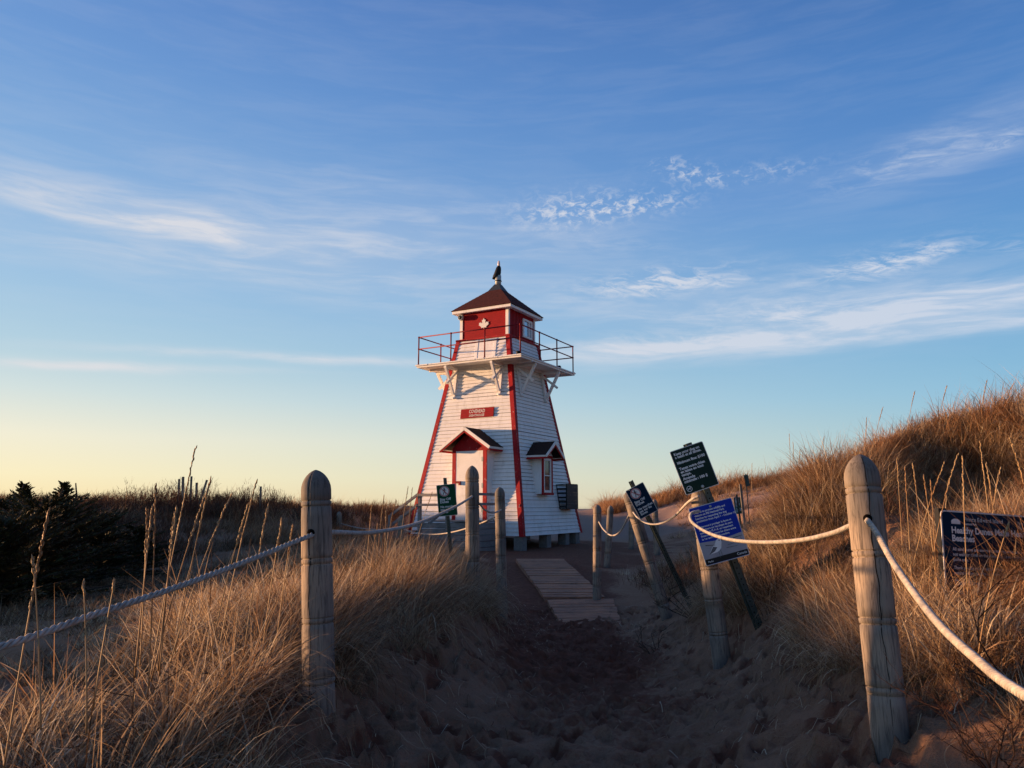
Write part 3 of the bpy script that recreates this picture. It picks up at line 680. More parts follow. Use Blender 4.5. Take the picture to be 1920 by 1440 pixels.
sp = [(-9.5, 20.5, 2.2, 1.6, .50), (-7.6, 20.0, 1.8, 1.5, .52), (-6.0, 20.5, 1.3, 1.2, .42), (-11.5, 18.5, 2.5, 1.8, .35), (-8.6, 16.5, 2.0, 1.6, .45), (-5.2, 24.5, 1.6, 1.2, .38), (-3.6, 25.5, 1.3, 1.0, .45), (-13.5, 22, 2.5, 1.8, .4), (-7.5, 14.5, 1.6, 1.4, .4)]
rs_ = np.random.default_rng(77)
for _ in range(46):
    u = rs_.random(); sp.append((-10.2 + u * 6.6, 20.8 + rs_.normal(0, .9), .35, .35, (.50 + .45 * rs_.random()) * (1 if u < .55 else .75)))
b1 = shrubbery(34, sp, 1.0, .010, 31)
grass_obj('shrub_thicket', *b1[:6], M_TWIG, b1[6], seg_=3, label='dark red brown twiggy thicket along the left skyline', cat='shrubs')
sp2 = [(5.4, 9.2, .8, .5, .25), (4.3, 8.6, .7, .4, .22), (3.0, 8.3, .5, .4, .25), (2.6, 7.8, .35, .3, .2), (3.6, 6.6, .6, .5, .22), (2.9, 13.5, 1.0, .8, .35), (4.6, 6.0, .6, .5, .25), (2.6, 9.8, .4, .6, .3)]
b2 = shrubbery(60, sp2, .8, .005, 32, 30)
grass_obj('shrub_thicket', *b2[:6], M_TWIG, b2[6], seg_=3, label='low red brown twigs among the grass of the right dune', cat='shrubs')

def spruce(x, y, h, rad, label, seed):
    r = random.Random(seed); base = Vector((x, y, gzf(x, y) - .05))
    root = empty('spruce_tree', base); tag(root, label, 'tree', 'scrubby spruces in the left hollow')
    tr = MB(); pts = [(r.gauss(0, .02) * i, r.gauss(0, .02) * i, h * i / 6) for i in range(7)]
    tr.tube(pts, [.05 * (1 - i / 7.5) for i in range(7)], 8)
    P, Vv, Qq, tt = [], [], [], []
    nb = int(120 * h)
    N = 0
    for b in range(nb):
        t = (b + r.random()) / nb; z = h * (.02 + .96 * t)
        L = rad * (1 - t) ** (1.0 if h > 1.3 else .5) * r.uniform(.55, 1.2) + .07
        a = r.uniform(0, 2 * PI); up = -.05 + .75 * t + r.gauss(0, .15)
        d = Vector((math.cos(a), math.sin(a), up)).normalized()
        p0 = Vector((0, 0, z)); 
        tr.tube([p0, p0 + d * L * .5, p0 + d * L + Vector((0, 0, .05 * L))], [.012, .008, .003], 4, False)
        ns = int(24 + L * 75)
        for k in range(ns):
            s = (k + r.random()) / ns; q = p0 + d * L * s
            ta = a + r.choice((-1, 1)) * r.uniform(.4, 1.1); td = Vector((math.cos(ta), math.sin(ta), up + r.gauss(.12, .25))).normalized()
            tl = (.05 + .10 * (1 - s) * L) * r.uniform(.6, 1.4)
            sidev = td.cross(Vector((r.gauss(0, 1), r.gauss(0, 1), 1))).normalized() * (.007 + .005 * r.random())
            b0 = len(Vv); e = q + td * tl
            Vv += [q - sidev * .6, q + sidev * .6, q + td * tl * .55 + sidev, q + td * tl * .55 - sidev, e - sidev * .12, e + sidev * .12]
            Qq += [(b0, b0 + 1, b0 + 2, b0 + 3), (b0 + 3, b0 + 2, b0 + 5, b0 + 4)]; tt += [r.random()] * 6
    tr.build('trunk', M_BARK, root)
    link('crown', np_mesh('crown', np.array([tuple(v) for v in Vv]), np.array(Qq), False, {'tint': np.array(tt)}), M_SPRUCE, root)
for i, (px, top, Y, rad, lab) in enumerate([
    (122, 900, 13.2, .70, 'dark spruce with a pointed bushy top against the glow'),
    (46, 902, 13.6, .75, 'dark spruce with thin bare leaders left of the pointed one'),
    (-10, 938, 12.0, 1.4, 'dark spruce cut by the left picture edge'),
    (195, 965, 12.2, .85, 'low rounded spruce right of the pointed one'),
    (92, 940, 10.8, 1.5, 'lower dark spruce spreading in front of the pointed one'),
    (262, 990, 13.0, .65, 'small dark spruce nearest the thicket at the end of the row'),
    (10, 975, 9.6, 1.5, 'lowest dark spruce at front left behind the rope')]):
    p = at(px, top, Y); spruce(p.x, p.y, max(.5, p.z - gzf(p.x, p.y)), rad, lab, 40 + i)

def twig_bush(loc, h, n, seed, label, rad=.006, tint=M_BARK, spread=.9):
    r = random.Random(seed); mb = MB(); root = Vector(loc)
    def grow(p, d, L, rr, depth):
        pts = [p]; q = p.copy(); dd = d.copy(); m = 5
        for i in range(m):
            dd = (dd + Vector((r.gauss(0, .22), r.gauss(0, .22), r.gauss(.04, .12)))).normalized(); q = q + dd * L / m; pts.append(q.copy())
            if depth < 3 and r.random() < .55:
                nd = (dd + Vector((r.gauss(0, .8), r.gauss(0, .8), r.gauss(.1, .4)))).normalized(); grow(q, nd, L * r.uniform(.35, .65), rr * .6, depth + 1)
        mb.tube(pts, [rr * (1 - .7 * i / m) for i in range(m + 1)], 4, False)
    for i in range(n):
        a = r.uniform(0, 2 * PI); grow(Vector((0, 0, -.03)), Vector((math.cos(a) * spread, math.sin(a) * spread, r.uniform(.4, 1.3))).normalized(), h * r.uniform(.6, 1.1), rad, 0)
    o = mb.build('bare_twig_bush', tint); o.location = root
    tag(o, label, 'shrub', 'bare twig bushes beside the path')
for i, (px, py, Y, h, n, lab) in enumerate([
    (545, 1425, 3.7, .34, 5, 'bare dark twigs on the sand left of the nearest left post'),
    (1300, 1120, 9.6, .55, 8, 'bare twig bush behind the two leaning right posts'),
    (1245, 1110, 12.2, .5, 7, 'bare twig bush at the foot of the thin leaning sign'),
    (1230, 1210, 8.6, .30, 5, 'low bare twigs by the base of the second leaning post'),
    (1860, 1330, 2.9, .38, 7, 'bare red twigs at lower right under the rope'),
    (1905, 1220, 3.3, .40, 6, 'bare red twigs cut by the right picture edge'),
    (60, 1330, 2.6, .40, 7, 'bare dark twigs in the grass at lower left'),
    (170, 1290, 2.9, .38, 6, 'bare dark twigs deep in the sunlit left grass')]):
    x = at(px, py, Y).x; twig_bush((x, Y, gzf(x, Y)), h, n, 60 + i, lab, .0045 if Y < 5 else .007, M_TWIG if px > 1500 else M_BARK)

# ------------------------------------------------------------------ rope posts
AF = -PI / 2
def rope_post(top, base, r_, label, seed, groove0=.155, step=.282, group='round wooden rope posts', holes=(), n=84, lean_extra=None):
    top, base = Vector(top), Vector(base)
    h = (top - base).length; up = (top - base).normalized()
    rs = random.Random(seed); bury = .25
    prof = []
    dome = r_ * rs.uniform(1.3, 1.6)
    zz = [-bury, 0.0]
    z = 0.0
    while z < h - dome: z += .06; zz.append(min(z, h - dome))
    rings = [(q, r_ * (1.02 - .02 * q / h)) for q in zz]
    g0 = h - groove0; k = 0
    while g0 > .1:
        for off in (0, -.028):
            for dz, dr in ((.005, 0), (.001, -.007), (-.001, -.007), (-.005, 0)): rings.append((g0 + off + dz, (r_ * (1.02 - .02 * g0 / h)) + dr - (.0015 if off else 0)))
        g0 -= step
    for i in range(1, 9):
        t = i / 8; rings.append((h - dome + dome * math.sin(t * PI / 2), r_ * max(.05, (1 - math.sin(t * PI / 2) ** 1.9) ** .62)))
    rings.sort(key=lambda a: a[0])
    vs = []; crack = rs.randint(0, n - 1) if seed > 100 else int(n * (.75 - .02))
    for (z, rr) in rings:
        for k in range(n):
            a = 2 * PI * k / n
            rad = rr * (1 + .022 * math.sin(2 * a + seed * 1.7) * math.sin(z * 2.3 + seed) + .014 * math.sin(3 * a + seed) + .006 * math.sin(7 * a + z * 3 + seed))
            cc = crack + int(round(1.2 * math.sin(z * 3.1 + seed)))
            if k == cc % n and z > h * .12: rad -= .003
            vs.append((rad * math.cos(a), rad * math.sin(a), z))
    m = len(rings)
    fs = [(i * n + k, i * n + (k + 1) % n, (i + 1) * n + (k + 1) % n, (i + 1) * n + k) for i in range(m - 1) for k in range(n)]
    fs.append(tuple((m - 1) * n + k for k in range(n)))
    root = empty('rope_post', base); tag(root, label, 'post', group)
    root.rotation_mode = 'QUATERNION'; root.rotation_quaternion = Vector((0, 0, 1)).rotation_difference(up)
    mb = MB(); mb.add(vs, fs, True); mb.build('post_shaft', M_POST, root)
    if seed in (1, 2, 3, 5, 6, 7):
        cb = MB(); ph = AF + {1: -.28, 2: .25, 3: .1, 5: -.22, 6: .2, 7: .15}[seed]; pts = []
        for i in range(60):
            z = h - .02 - (h * .93) * i / 59
            rr = next((b[1] + (a[1] - b[1]) * ((z - b[0]) / max(a[0] - b[0], 1e-6)) for b, a in zip(rings, rings[1:]) if b[0] <= z <= a[0]), r_)
            aa = ph + .05 * math.sin(i * .31 + seed) + .03 * math.sin(i * .9)
            pts.append((rr * .996 * math.cos(aa), rr * .996 * math.sin(aa), z))
        cb.tube(pts, [.0021 * (1 - abs(i / 59 - .4) * .8) for i in range(60)], 6); cb.build('drying_crack', M_DARKHOLE, root)
    for (d, az_) in holes:   # dark bored hole the rope runs through; d = distance below the top
        hb = MB(); c = Vector((math.cos(az_) * r_ * .985, math.sin(az_) * r_ * .985, h - d)); nn = Vector((math.cos(az_), math.sin(az_), 0))
        hb.tube([c - nn * .02, c + nn * .0045], .019, 14); hb.build('rope_hole', M_DARKHOLE, root)
    return root, top, base, up
PR_ = .0745
def post(tpx, tpy, bpx, Yt, Yb, label, seed, r_=PR_, base_py=None, holes=(), h=None, **kw):
    top = at(tpx, tpy, Yt)
    if base_py is not None: b = at(bpx, base_py, Yb)
    else:
        x = at(bpx, 1000, Yb).x; b = Vector((x, Yb, gzf(x, Yb)))
    b.z = min(b.z, gzf(b.x, b.y)) if base_py is None else b.z
    return rope_post(top, b, r_, label, seed, holes=holes, **kw)
L1 = post(592, 881, 598, 3.86, 3.84, 'nearest left rope post, cracked grey wood in the sunlit grass', 1, base_py=1350, holes=[(.312, AF - .12)])
L2 = post(885, 873, 888, 8.35, 8.35, 'second left rope post in front of the lighthouse door', 2)
L3 = post(937, 913, 942, 11.3, 11.2, 'third left rope post at the path edge below the lighthouse corner', 3, base_py=1168)
R1 = post(1612, 852, 1670, 3.50, 3.36, 'nearest right rope post, large cracked grey wood leaning left', 5, base_py=1388, holes=[(.300, AF - .38)])
RA = post(1309, 912, 1355, 7.02, 6.98, 'leaning rope post behind the blue sign', 6, base_py=1248, r_=.080)
RB = post(1176, 921, 1252, 10.8, 10.7, 'steeply leaning rope post behind the dark blue sign', 7, base_py=1162, r_=.080)
RC = post(1120, 946, 1117, 12.55, 12.5, 'upright rope post beside the near end of the boardwalk', 8, r_=.068)
RD = post(1145, 948, 1137, 16.6, 16.6, 'thin upright rope post just right of the boardwalk post', 9, r_=.070)
RE = post(1184, 962, 1183, 22.0, 22.0, 'distant rope post low behind the leaning ones', 10)
RF = post(1227, 936, 1231, 19.0, 19.0, 'distant rope post half hidden by the dark blue sign', 11)
LF1 = post(752, 966, 752, 18.8, 18.8, 'distant rope post beside the lighthouse stairs', 12)
LF2 = post(636, 959, 636, 20.5, 20.5, 'distant rope post in the grass left of the stairs', 13)
LO = rope_post((-2.17, .95, -.22), (-2.15, .95, gzf(-2.15, .95)), PR_, 'left rope post beside the viewer, outside the picture', 14)
RO = rope_post((.85, .62, -.10), (.87, .62, gzf(.87, .62)), PR_, 'right rope post beside the viewer, outside the picture', 15)

def catenary(a, b, sag, n=40):
    a, b = Vector(a), Vector(b)
    return [a.lerp(b, i / n) - Vector((0, 0, sag * 4 * (i / n) * (1 - i / n))) for i in range(n + 1)]
def smooth_path(P, n):
    """resample control points with a Catmull-Rom curve"""
    P = [Vector(p) for p in P]; Q_ = [P[0] * 2 - P[1]] + P + [P[-1] * 2 - P[-2]]; out = []
    for i in range(1, len(Q_) - 2):
        for k in range(n):
            t = k / n; p0, p1, p2, p3 = Q_[i - 1], Q_[i], Q_[i + 1], Q_[i + 2]
            out.append(.5 * ((2 * p1) + (p2 - p0) * t + (2 * p0 - 5 * p1 + 4 * p2 - p3) * t * t + (3 * p1 - p0 - 3 * p2 + p3) * t ** 3))
    out.append(P[-1]); return out
def resample(pts, step):
    out = [pts[0]]; acc = 0
    for a, b in zip(pts, pts[1:]):
        L = (b - a).length; t = step - acc
        while t <= L: out.append(a.lerp(b, t / L)); t += step
        acc = (acc + L) % step if L > 0 else acc
        acc = L - (t - step)
    out.append(pts[-1]); return out
def twisted(mb, pts, rad, pitch, ang0=0.0, n=8):
    """three strands laid round the path"""
    pts = resample(pts, pitch / 9); m = len(pts); fr = None; frames = []
    for i, p in enumerate(pts):
        t = (pts[min(i + 1, m - 1)] - pts[max(i - 1, 0)]).normalized()
        if fr is None: fr = t.cross(Vector((0, 0, 1))).normalized()
        fr = (fr - t * fr.dot(t)).normalized(); frames.append((p, fr.copy(), t.cross(fr), i * (2 * PI / 9) / 1))
    for s in range(3):
        mb.tube([p + (f_ * math.cos(-ph + s * 2 * PI / 3) + b_ * math.sin(-ph + s * 2 * PI / 3)) * rad * .62 for p, f_, b_, ph in frames], rad * .50, n)
def on_axis(P, d): return P[1] - P[3] * d
def rope(name, label, spans, rad=.0118, near=()):
    mb = MB()
    for i, pts in enumerate(spans):
        if i in near: twisted(mb, pts, rad, near[i])
        else: mb.tube(pts, rad, 8)
    o = mb.build(name, M_ROPE); tag(o, label, 'rope', 'white ropes strung between the posts'); return o
# left rope: from beside the viewer through the left posts
hL1 = on_axis(L1, .325)
front1 = at(585, 1003, 3.78)
spanA = smooth_path([(-2.17, .95, -.56), (-1.94, 1.5, -.53), (-1.73, 2.0, -.474), at(0, 1213, 2.36), at(180, 1151, 2.67), at(350, 1094, 3.04), at(480, 1045, 3.42), front1, hL1 + Vector((0, .02, 0))], 12)
h2 = on_axis(L2, .33)
spanB = smooth_path([hL1, at(622, 998, 3.95), at(700, 998, 4.95), at(780, 982, 6.2), at(850, 952, 7.5), at(885, 931, 8.27), h2 + Vector((0, .05, 0))], 12)
h3 = at(940, 956, 11.22)
spanC = smooth_path([h2, at(900, 946, 8.5), at(909, 956, 9.2), at(925, 961.5, 10.2), h3, on_axis(L3, .33)], 10)
hF1, hF2 = on_axis(LF1, .3), on_axis(LF2, .3)
spanD = catenary(on_axis(L3, .40), hF1, .22)
spanE = catenary(hF1, hF2, .10)
spanF = catenary(hF2, at(500, 935, 24), .12)
rope('rope', 'white twisted rope strung through the left posts', [spanA, spanB, spanC, spanD, spanE, spanF], near={0: .084, 1: .05})
pB, pA = at(1187, 960, 10.72), at(1294, 967, 6.64)
spG = smooth_path([at(1122, 977, 12.5), at(1132, 993, 12.2), at(1147, 1004, 11.8), at(1163, 996, 11.4), at(1180, 965, 11.0), at(1187, 955, 10.85)], 10)
spH = smooth_path([pB, at(1196, 971, 10.5), at(1213, 981, 10.0), at(1235, 982, 9.3), at(1262, 970, 8.2), at(1290, 942, 7.0), at(1310, 930, 6.8)], 10)
spI = smooth_path([at(1312, 958, 6.75), at(1297, 962, 6.68), at(1294, 972, 6.58), at(1303, 984, 6.36), at(1330, 1000, 6.0), at(1370, 1012, 5.4), at(1430, 1017, 4.75), at(1500, 1013, 4.15), at(1560, 1000, 3.75), at(1592, 987, 3.56), at(1610, 982, 3.46)], 10)
spJ = smooth_path([at(1622, 972, 3.50), at(1629, 979, 3.36), at(1645, 1002, 3.27), at(1680, 1063, 2.98), at(1750, 1158, 2.46), at(1830, 1235, 2.05), at(1920, 1302, 1.72), (1.008, 1.2, -.40), (.86, .62, -.36)], 12)
rope('rope', 'white braided rope strung through the right posts', [spG, spH, spI, spJ], near={2: .050, 3: .050})

# ------------------------------------------------------------------ lettering
def text_mesh(s, size, bold=0.0, align='LEFT'):
    cu = bpy.data.curves.new('text', 'FONT'); cu.body = s; cu.size = size; cu.offset = bold; cu.align_x = align; cu.resolution_u = 3
    o = bpy.data.objects.new('tmp', cu); COL.objects.link(o)
    dg = bpy.context.evaluated_depsgraph_get(); dg.update()
    me = bpy.data.meshes.new_from_object(o.evaluated_get(dg)); 
    bpy.data.objects.remove(o); return me
def lettering(lines, M, mat_, parent, name='lettering', lift=.0025):
    """lines: (text, x, z, size, bold, align) in panel coords (x right, z up, panel faces -y); all joined in one mesh"""
    bm = bmesh.new()
    for (s, x, z, size, bold, al, *xs_) in lines:
        me = text_mesh(s, size, bold, al)
        if xs_: me.transform(Matrix.Diagonal((xs_[0], 1, 1, 1)))
        T = M @ Matrix.Translation((x, -lift, z)) @ Matrix.Rotation(R(90), 4, 'X')
        me.transform(T); bm.from_mesh(me); bpy.data.meshes.remove(me)
    me = bpy.data.meshes.new(name); bm.to_mesh(me); bm.free()
    return link(name, me, mat_, parent)
def frame_of(tl, tr, bl):
    """matrix of a panel: origin top-left, x to the right, z up, front towards -y"""
    ex_ = (tr - tl).normalized(); dn = (bl - tl); ez_ = -(dn - ex_ * dn.dot(ex_)).normalized(); ey_ = ez_.cross(ex_)
    M = Matrix.Identity(4)
    for i in range(3): M[i][0] = ex_[i]; M[i][1] = ey_[i]; M[i][2] = ez_[i]; M[i][3] = tl[i]
    return M, (tr - tl).length, -dn.dot(ez_) if dn.dot(ez_) < 0 else dn.dot(ez_)
def rounded(w, h, r_, inset=0.0, n=4):
    p = []
    for (cx, cz, a0) in ((w - r_, -r_, 90), (w - r_, -h + r_, 0), (r_, -h + r_, -90), (r_, -r_, 180)):
        for i in range(n + 1):
            a = R(a0 - 90 * i / n) if False else R(a0 - i * 90 / n)
            p.append((cx + (r_ - inset) * math.cos(a), cz + (r_ - inset) * math.sin(a)))
    return p
def disc_ring(r0, r1, cx, cz, n=28):
    vs, fs = [], []
    for k in range(n):
        a = 2 * PI * k / n; vs += [(cx + r0 * math.cos(a), 0, cz + r0 * math.sin(a)), (cx + r1 * math.cos(a), 0, cz + r1 * math.sin(a))]
    fs = [(2 * k, 2 * k + 1, (2 * ((k + 1) % n)) + 1, 2 * ((k + 1) % n)) for k in range(n)]
    return vs, fs
def flat(name, polys, M, mat_, parent, lift):
    """flat printed shapes on a panel"""
    mb = MB()
    for vs, fs in polys: mb.add([M @ Vector((v[0], -lift, v[2] if len(v) > 2 else v[1])) for v in vs], fs)
    return link(name, mb.mesh(name), mat_, parent)
def P2(pts): return ([(x, 0, z) for x, z in pts], [tuple(range(len(pts)))])
def limb(x0, z0, x1, z1, w0, w1):
    d = Vector((x1 - x0, z1 - z0)); n_ = Vector((-d.y, d.x)).normalized()
    return P2([(x0 + n_.x * w0 / 2, z0 + n_.y * w0 / 2), (x1 + n_.x * w1 / 2, z1 + n_.y * w1 / 2), (x1 - n_.x * w1 / 2, z1 - n_.y * w1 / 2), (x0 - n_.x * w0 / 2, z0 - n_.y * w0 / 2)])
def discp(cx, cz, r_, n=20): return P2([(cx + r_ * math.cos(2 * PI * k / n), cz + r_ * math.sin(2 * PI * k / n)) for k in range(n)])
def walker(cx, cz, s):
    return [discp(cx, cz + s * .52, s * .11, 12), limb(cx, cz + s * .40, cx, cz - s * .05, s * .22, s * .18), limb(cx, cz - .02 * s, cx - s * .26, cz - s * .62, s * .16, s * .10),
            limb(cx, cz - .02 * s, cx + s * .24, cz - s * .32, s * .16, s * .12), limb(cx + s * .24, cz - s * .30, cx + s * .22, cz - s * .62, s * .12, s * .09),
            limb(cx, cz + s * .36, cx - s * .30, cz + s * .02, s * .10, s * .07), limb(cx, cz + s * .36, cx + s * .32, cz + s * .10, s * .10, s * .07)]
def channel_post(root, a, b, w=.045, face=Vector((0, -1, 0)), mat_=M_CHANNEL, holes=True):
    """perforated steel U channel from a (top) to b (foot)"""
    a, b = Vector(a), Vector(b); d = (b - a).normalized(); sx = d.cross(face).normalized(); nrm = sx.cross(d).normalized()
    if nrm.dot(face) < 0: nrm = -nrm
    mb = MB(); t = .004
    L = (b - a).length
    mb.beam(a, b + d * .3, w * .55, t, nrm)
    for s in (-1, 1):
        o_ = sx * s * w * .27 - nrm * w * .22
        mb.beam(a + o_, b + d * .3 + o_, t, w * .45, nrm)
        o2 = sx * s * w * .40 - nrm * w * .45
        mb.beam(a + o2, b + d * .3 + o2, w * .30, t, nrm)
    mb.build('sign_post', mat_, root)
    if holes:
        hb = MB(); k = int(L / .05)
        for i in range(k):
            c = a + d * (.03 + i * .05); hb.tube([c + nrm * .0018, c + nrm * .0032], .0062, 8)
        hb.build('punched_holes', M_DARKHOLE, root)
def panel(root, M, w, h, face_mat, border=.006, name='sign_panel', r_=.014, label=None):
    mb = MB(); mb.poly(rounded(w, h, r_), .004, M); p = mb.build(name, M_EDGE, root)
    fb = MB(); pts = rounded(w, h, r_, border)
    fb.add([M @ Vector((x, -.0012, z)) for x, z in pts], [tuple(range(len(pts)))]); f_ = link('sign_face', fb.mesh('sign_face'), face_mat, p)
    if label: p['label'] = label
    return p
def bolt(M, x, z, parent, r_=.011):
    mb = MB(); c = M @ Vector((x, 0, z)); n_ = (M.to_3x3() @ Vector((0, -1, 0)))
    mb.tube([c, c + n_ * .006, c + n_ * .008], [r_, r_, r_ * .5], 10); mb.build('bolt', M_GALV, parent)

def stay_off(root, M, w, h, face_mat):
    p = panel(root, M, w, h, face_mat)
    rc = w * .27; cx, cz = w * .40, -h * .215
    flat('pictogram_disc', [discp(cx, cz, rc, 30)], M, M_LETTER, p, .0020)
    flat('pictogram_walker', walker(cx, cz, rc * 1.1), M, M_BLACK, p, .0028)
    c, s_ = math.cos(R(-45)), math.sin(R(-45))
    flat('pictogram_ring', [disc_ring(rc * .82, rc * .96, cx, cz), limb(cx - rc * .62, cz + rc * .62, cx + rc * .62, cz - rc * .62, rc * .13, rc * .13)], M, M_REDRING, p, .0036)
    sz = w * .175; x0 = w * .13
    lettering([('Stay Off', x0, -h * .50, sz, .0015, 'LEFT'), ('Dunes', x0, -h * .585, sz, .0015, 'LEFT'),
               ('Ne marchez', x0, -h * .735, sz * .92, .0012, 'LEFT'), ('pas sur les', x0, -h * .82, sz * .92, .0012, 'LEFT'), ('dunes', x0, -h * .905, sz * .92, .0012, 'LEFT')], M, M_LETTER, p)
    return p

# the leaning post with the leash sign and the blue wildlife sign
def leash_and_beach():
    a = at(1290, 831, 6.95); b = at(1426, 1178, 6.90)
    root = empty('sign', b); tag(root, 'leaning green steel post carrying a black leash sign above a blue beach sign', 'sign', 'notice signs beside the path')
    mi = root.matrix_world.copy(); root.location = (0, 0, 0); root.location = (0, 0, 0)
    channel_post(root, a, b, .075)
    M, w, h = frame_of(at(1255.2, 847.5, 6.93), at(1316.7, 826.7, 6.93), at(1289.6, 928, 6.90))
    p = panel(root, M, w, h, M_SIGNK, label='black leash notice panel at the top of the post')
    z = h / 100
    T = [('Keep your dog on', 12), ('a leash at all times.', 19), ('Minimum fine: $100', 32), ('Tenez votre chien', 45.5), ('en laisse en tout', 52.5), ('temps.', 59.5), ('Amende', 68), ('minimale : 100 $', 75)]
    lettering([(t_, w * .085, -q * z, w * .104, .0014, 'LEFT') for t_, q in T], M, M_LETTER, p)
    flat('pictogram_ring', [disc_ring(w * .068, w * .082, w * .155, -h * .89)], M, M_LETTER, p, .002)
    dx, dz, s_ = w * .155, -h * .885, w * .10
    flat('dog_pictogram', [P2([(dx - .42 * s_, dz + .05 * s_), (dx + .30 * s_, dz + .08 * s_), (dx + .30 * s_, dz - .16 * s_), (dx - .42 * s_, dz - .16 * s_)]),
         P2([(dx + .18 * s_, dz + .04 * s_), (dx + .25 * s_, dz + .36 * s_), (dx + .50 * s_, dz + .26 * s_), (dx + .32 * s_, dz + .02 * s_)]),
         limb(dx - .36 * s_, dz - .1 * s_, dx - .38 * s_, dz - .5 * s_, .11 * s_, .08 * s_), limb(dx + .24 * s_, dz - .1 * s_, dx + .24 * s_, dz - .5 * s_, .11 * s_, .08 * s_),
         limb(dx - .40 * s_, dz, dx - .56 * s_, dz + .28 * s_, .08 * s_, .05 * s_)], M, M_LETTER, p, .0022)
    bolt(M, w * .44, -h * .10, p); bolt(M, w * .53, -h * .93, p, .014)
    M, w, h = frame_of(at(1290.2, 954.2, 6.80), at(1370.8, 932.3, 6.80), at(1331.3, 1060.4, 6.76))
    p = panel(root, M, w, h, M_SIGNB, label='blue beach notice panel with a printed shorebird')
    E_ = ['Help us to protect wildlife and', 'visitors on PEI National Park', 'beaches by respecting the dog', 'prohibition from April 1 - October 15']
    F_ = ['Aidez-nous \u00e0 prot\u00e9ger la faune et', 'les visiteurs sur les plages du parc', "national de l'\u00ce.-P.-\u00c9. en respectant", "l'interdiction visant les chiens entre", 'le 1er avril et le 15 octobre.']
    lettering([(t_, w * .085, -h * (.115 + .052 * i), w * .0585, .0008, 'LEFT') for i, t_ in enumerate(E_)] + [(t_, w * .085, -h * (.365 + .052 * i), w * .0560, .0008, 'LEFT') for i, t_ in enumerate(F_)], M, M_LETTER, p)
    bw = .006
    flat('printed_beach', [P2([(bw, -h * .60), (w * .45, -h * .635), (w - bw, -h * .60), (w - bw, -h * .895), (bw, -h * .895)][::-1])], M, M_SAND_PRINT, p, .0018)
    flat('printed_footer', [P2([(bw, -h * .895), (w - bw, -h * .895), (w - bw, -h + bw * 1.4), (bw, -h + bw * 1.4)][::-1])], M, M_BLACK, p, .0018)
    lettering([('Canada', w * .73, -h * .955, w * .075, .0002, 'LEFT'), ('Parks', w * .07, -h * .955, w * .055, .0002, 'LEFT')], M, M_LETTER, p, 'footer_lettering')
    bx, bz, q = w * .34, -h * .735, w * .19
    flat('printed_bird', [P2([(bx - q * 1.0, bz - q * .62), (bx - q * .5, bz + q * .05), (bx + q * .0, bz + q * .42), (bx + q * .15, bz + q * .70), (bx + q * .50, bz + q * .88), (bx + q * .80, bz + q * .70), (bx + q * .74, bz + q * .36),
         (bx + q * .52, bz - q * .25), (bx + q * .1, bz - q * .55), (bx - q * .4, bz - q * .6)])], M, M_BIRD1, p, .0026)
    flat('printed_bird_marks', [P2([(bx - q * 1.05, bz - q * .66), (bx - q * .35, bz + q * .12), (bx + q * .1, bz - q * .05), (bx - q * .3, bz - q * .42)]), discp(bx + q * .55, bz + q * .66, q * .08, 8), limb(bx + q * .76, bz + q * .62, bx + q * 1.02, bz + q * .58, q * .12, q * .04),
         limb(bx + .1 * q, bz - .5 * q, bx + .12 * q, bz - 1.25 * q, .05 * q, .05 * q), limb(bx + .36 * q, bz - .4 * q, bx + .38 * q, bz - 1.2 * q, .05 * q, .05 * q), limb(w * .12, -h * .665, w * .33, -h * .70, .01, .004),
         limb(w * .55, -h * .79, w * .80, -h * .80, .005, .003), limb(w * .6, -h * .75, w * .74, -h * .745, .004, .003), limb(w * .84, -h * .68, w * .84, -h * .78, .003, .003), limb(w * .92, -h * .67, w * .93, -h * .78, .003, .003), limb(w * .76, -h * .66, w * .96, -h * .655, .009, .004)], M, M_BIRD2, p, .0034)
    bolt(M, w * .49, -h * .055, p)
leash_and_beach()
def simple_sign(label, post_a, post_b, tl, tr, bl, face_mat, pw=.05):
    root = empty('sign', (0, 0, 0)); tag(root, label, 'sign', 'notice signs beside the path')
    channel_post(root, post_a, post_b, pw)
    M, w, h = frame_of(tl, tr, bl); p = stay_off(root, M, w, h, face_mat); bolt(M, w * .2, -h * .03, p, .008); return root
simple_sign('dark blue keep off sign leaning left on a thin steel post', at(1183, 902, 10.35), at(1291, 1127, 10.5), at(1172.5, 921, 10.28), at(1205.4, 903.5, 10.28), at(1200.5, 974.5, 10.3), M_SIGNN, .06)
xg, yg_ = at(848, 1010, 12.3).x, 12.3
simple_sign('green keep off sign in front of the lighthouse door', at(834, 896, 12.3), (xg, yg_, gzf(xg, yg_)), at(817.9, 910, 12.22), at(853.3, 906.5, 12.22), at(822.5, 969, 12.22), M_SIGNG, .05)
pp = at(1389, 960, 22.5)
simple_sign('small green keep off sign half hidden by the blue panel', at(1381.5, 927, 22.5), (pp.x, 22.5, gzf(pp.x, 22.5)), at(1375, 932.5, 22.4), at(1389, 932, 22.8), at(1380, 964, 22.4), M_SIGNG, .05)
# sign seen edge-on on the far dune
root = empty('sign', (0, 0, 0)); tag(root, 'dark sign seen almost edge on against the far grassy dune', 'sign', 'notice signs beside the path')
b_ = at(1404, 940, 21); mb = MB(); mb.beam(at(1398, 888, 21), (b_.x, 21, gzf(b_.x, 21) - .1), .02, .02); mb.build('sign_post', M_CHANNEL, root)
M, w, h = frame_of(at(1395, 891, 20.9), at(1402, 889.5, 21.2), at(1399.5, 912, 20.9)); mb = MB(); mb.poly(rounded(w, h, .012), .012, M); mb.build('sign_panel', M_SIGNK, root)
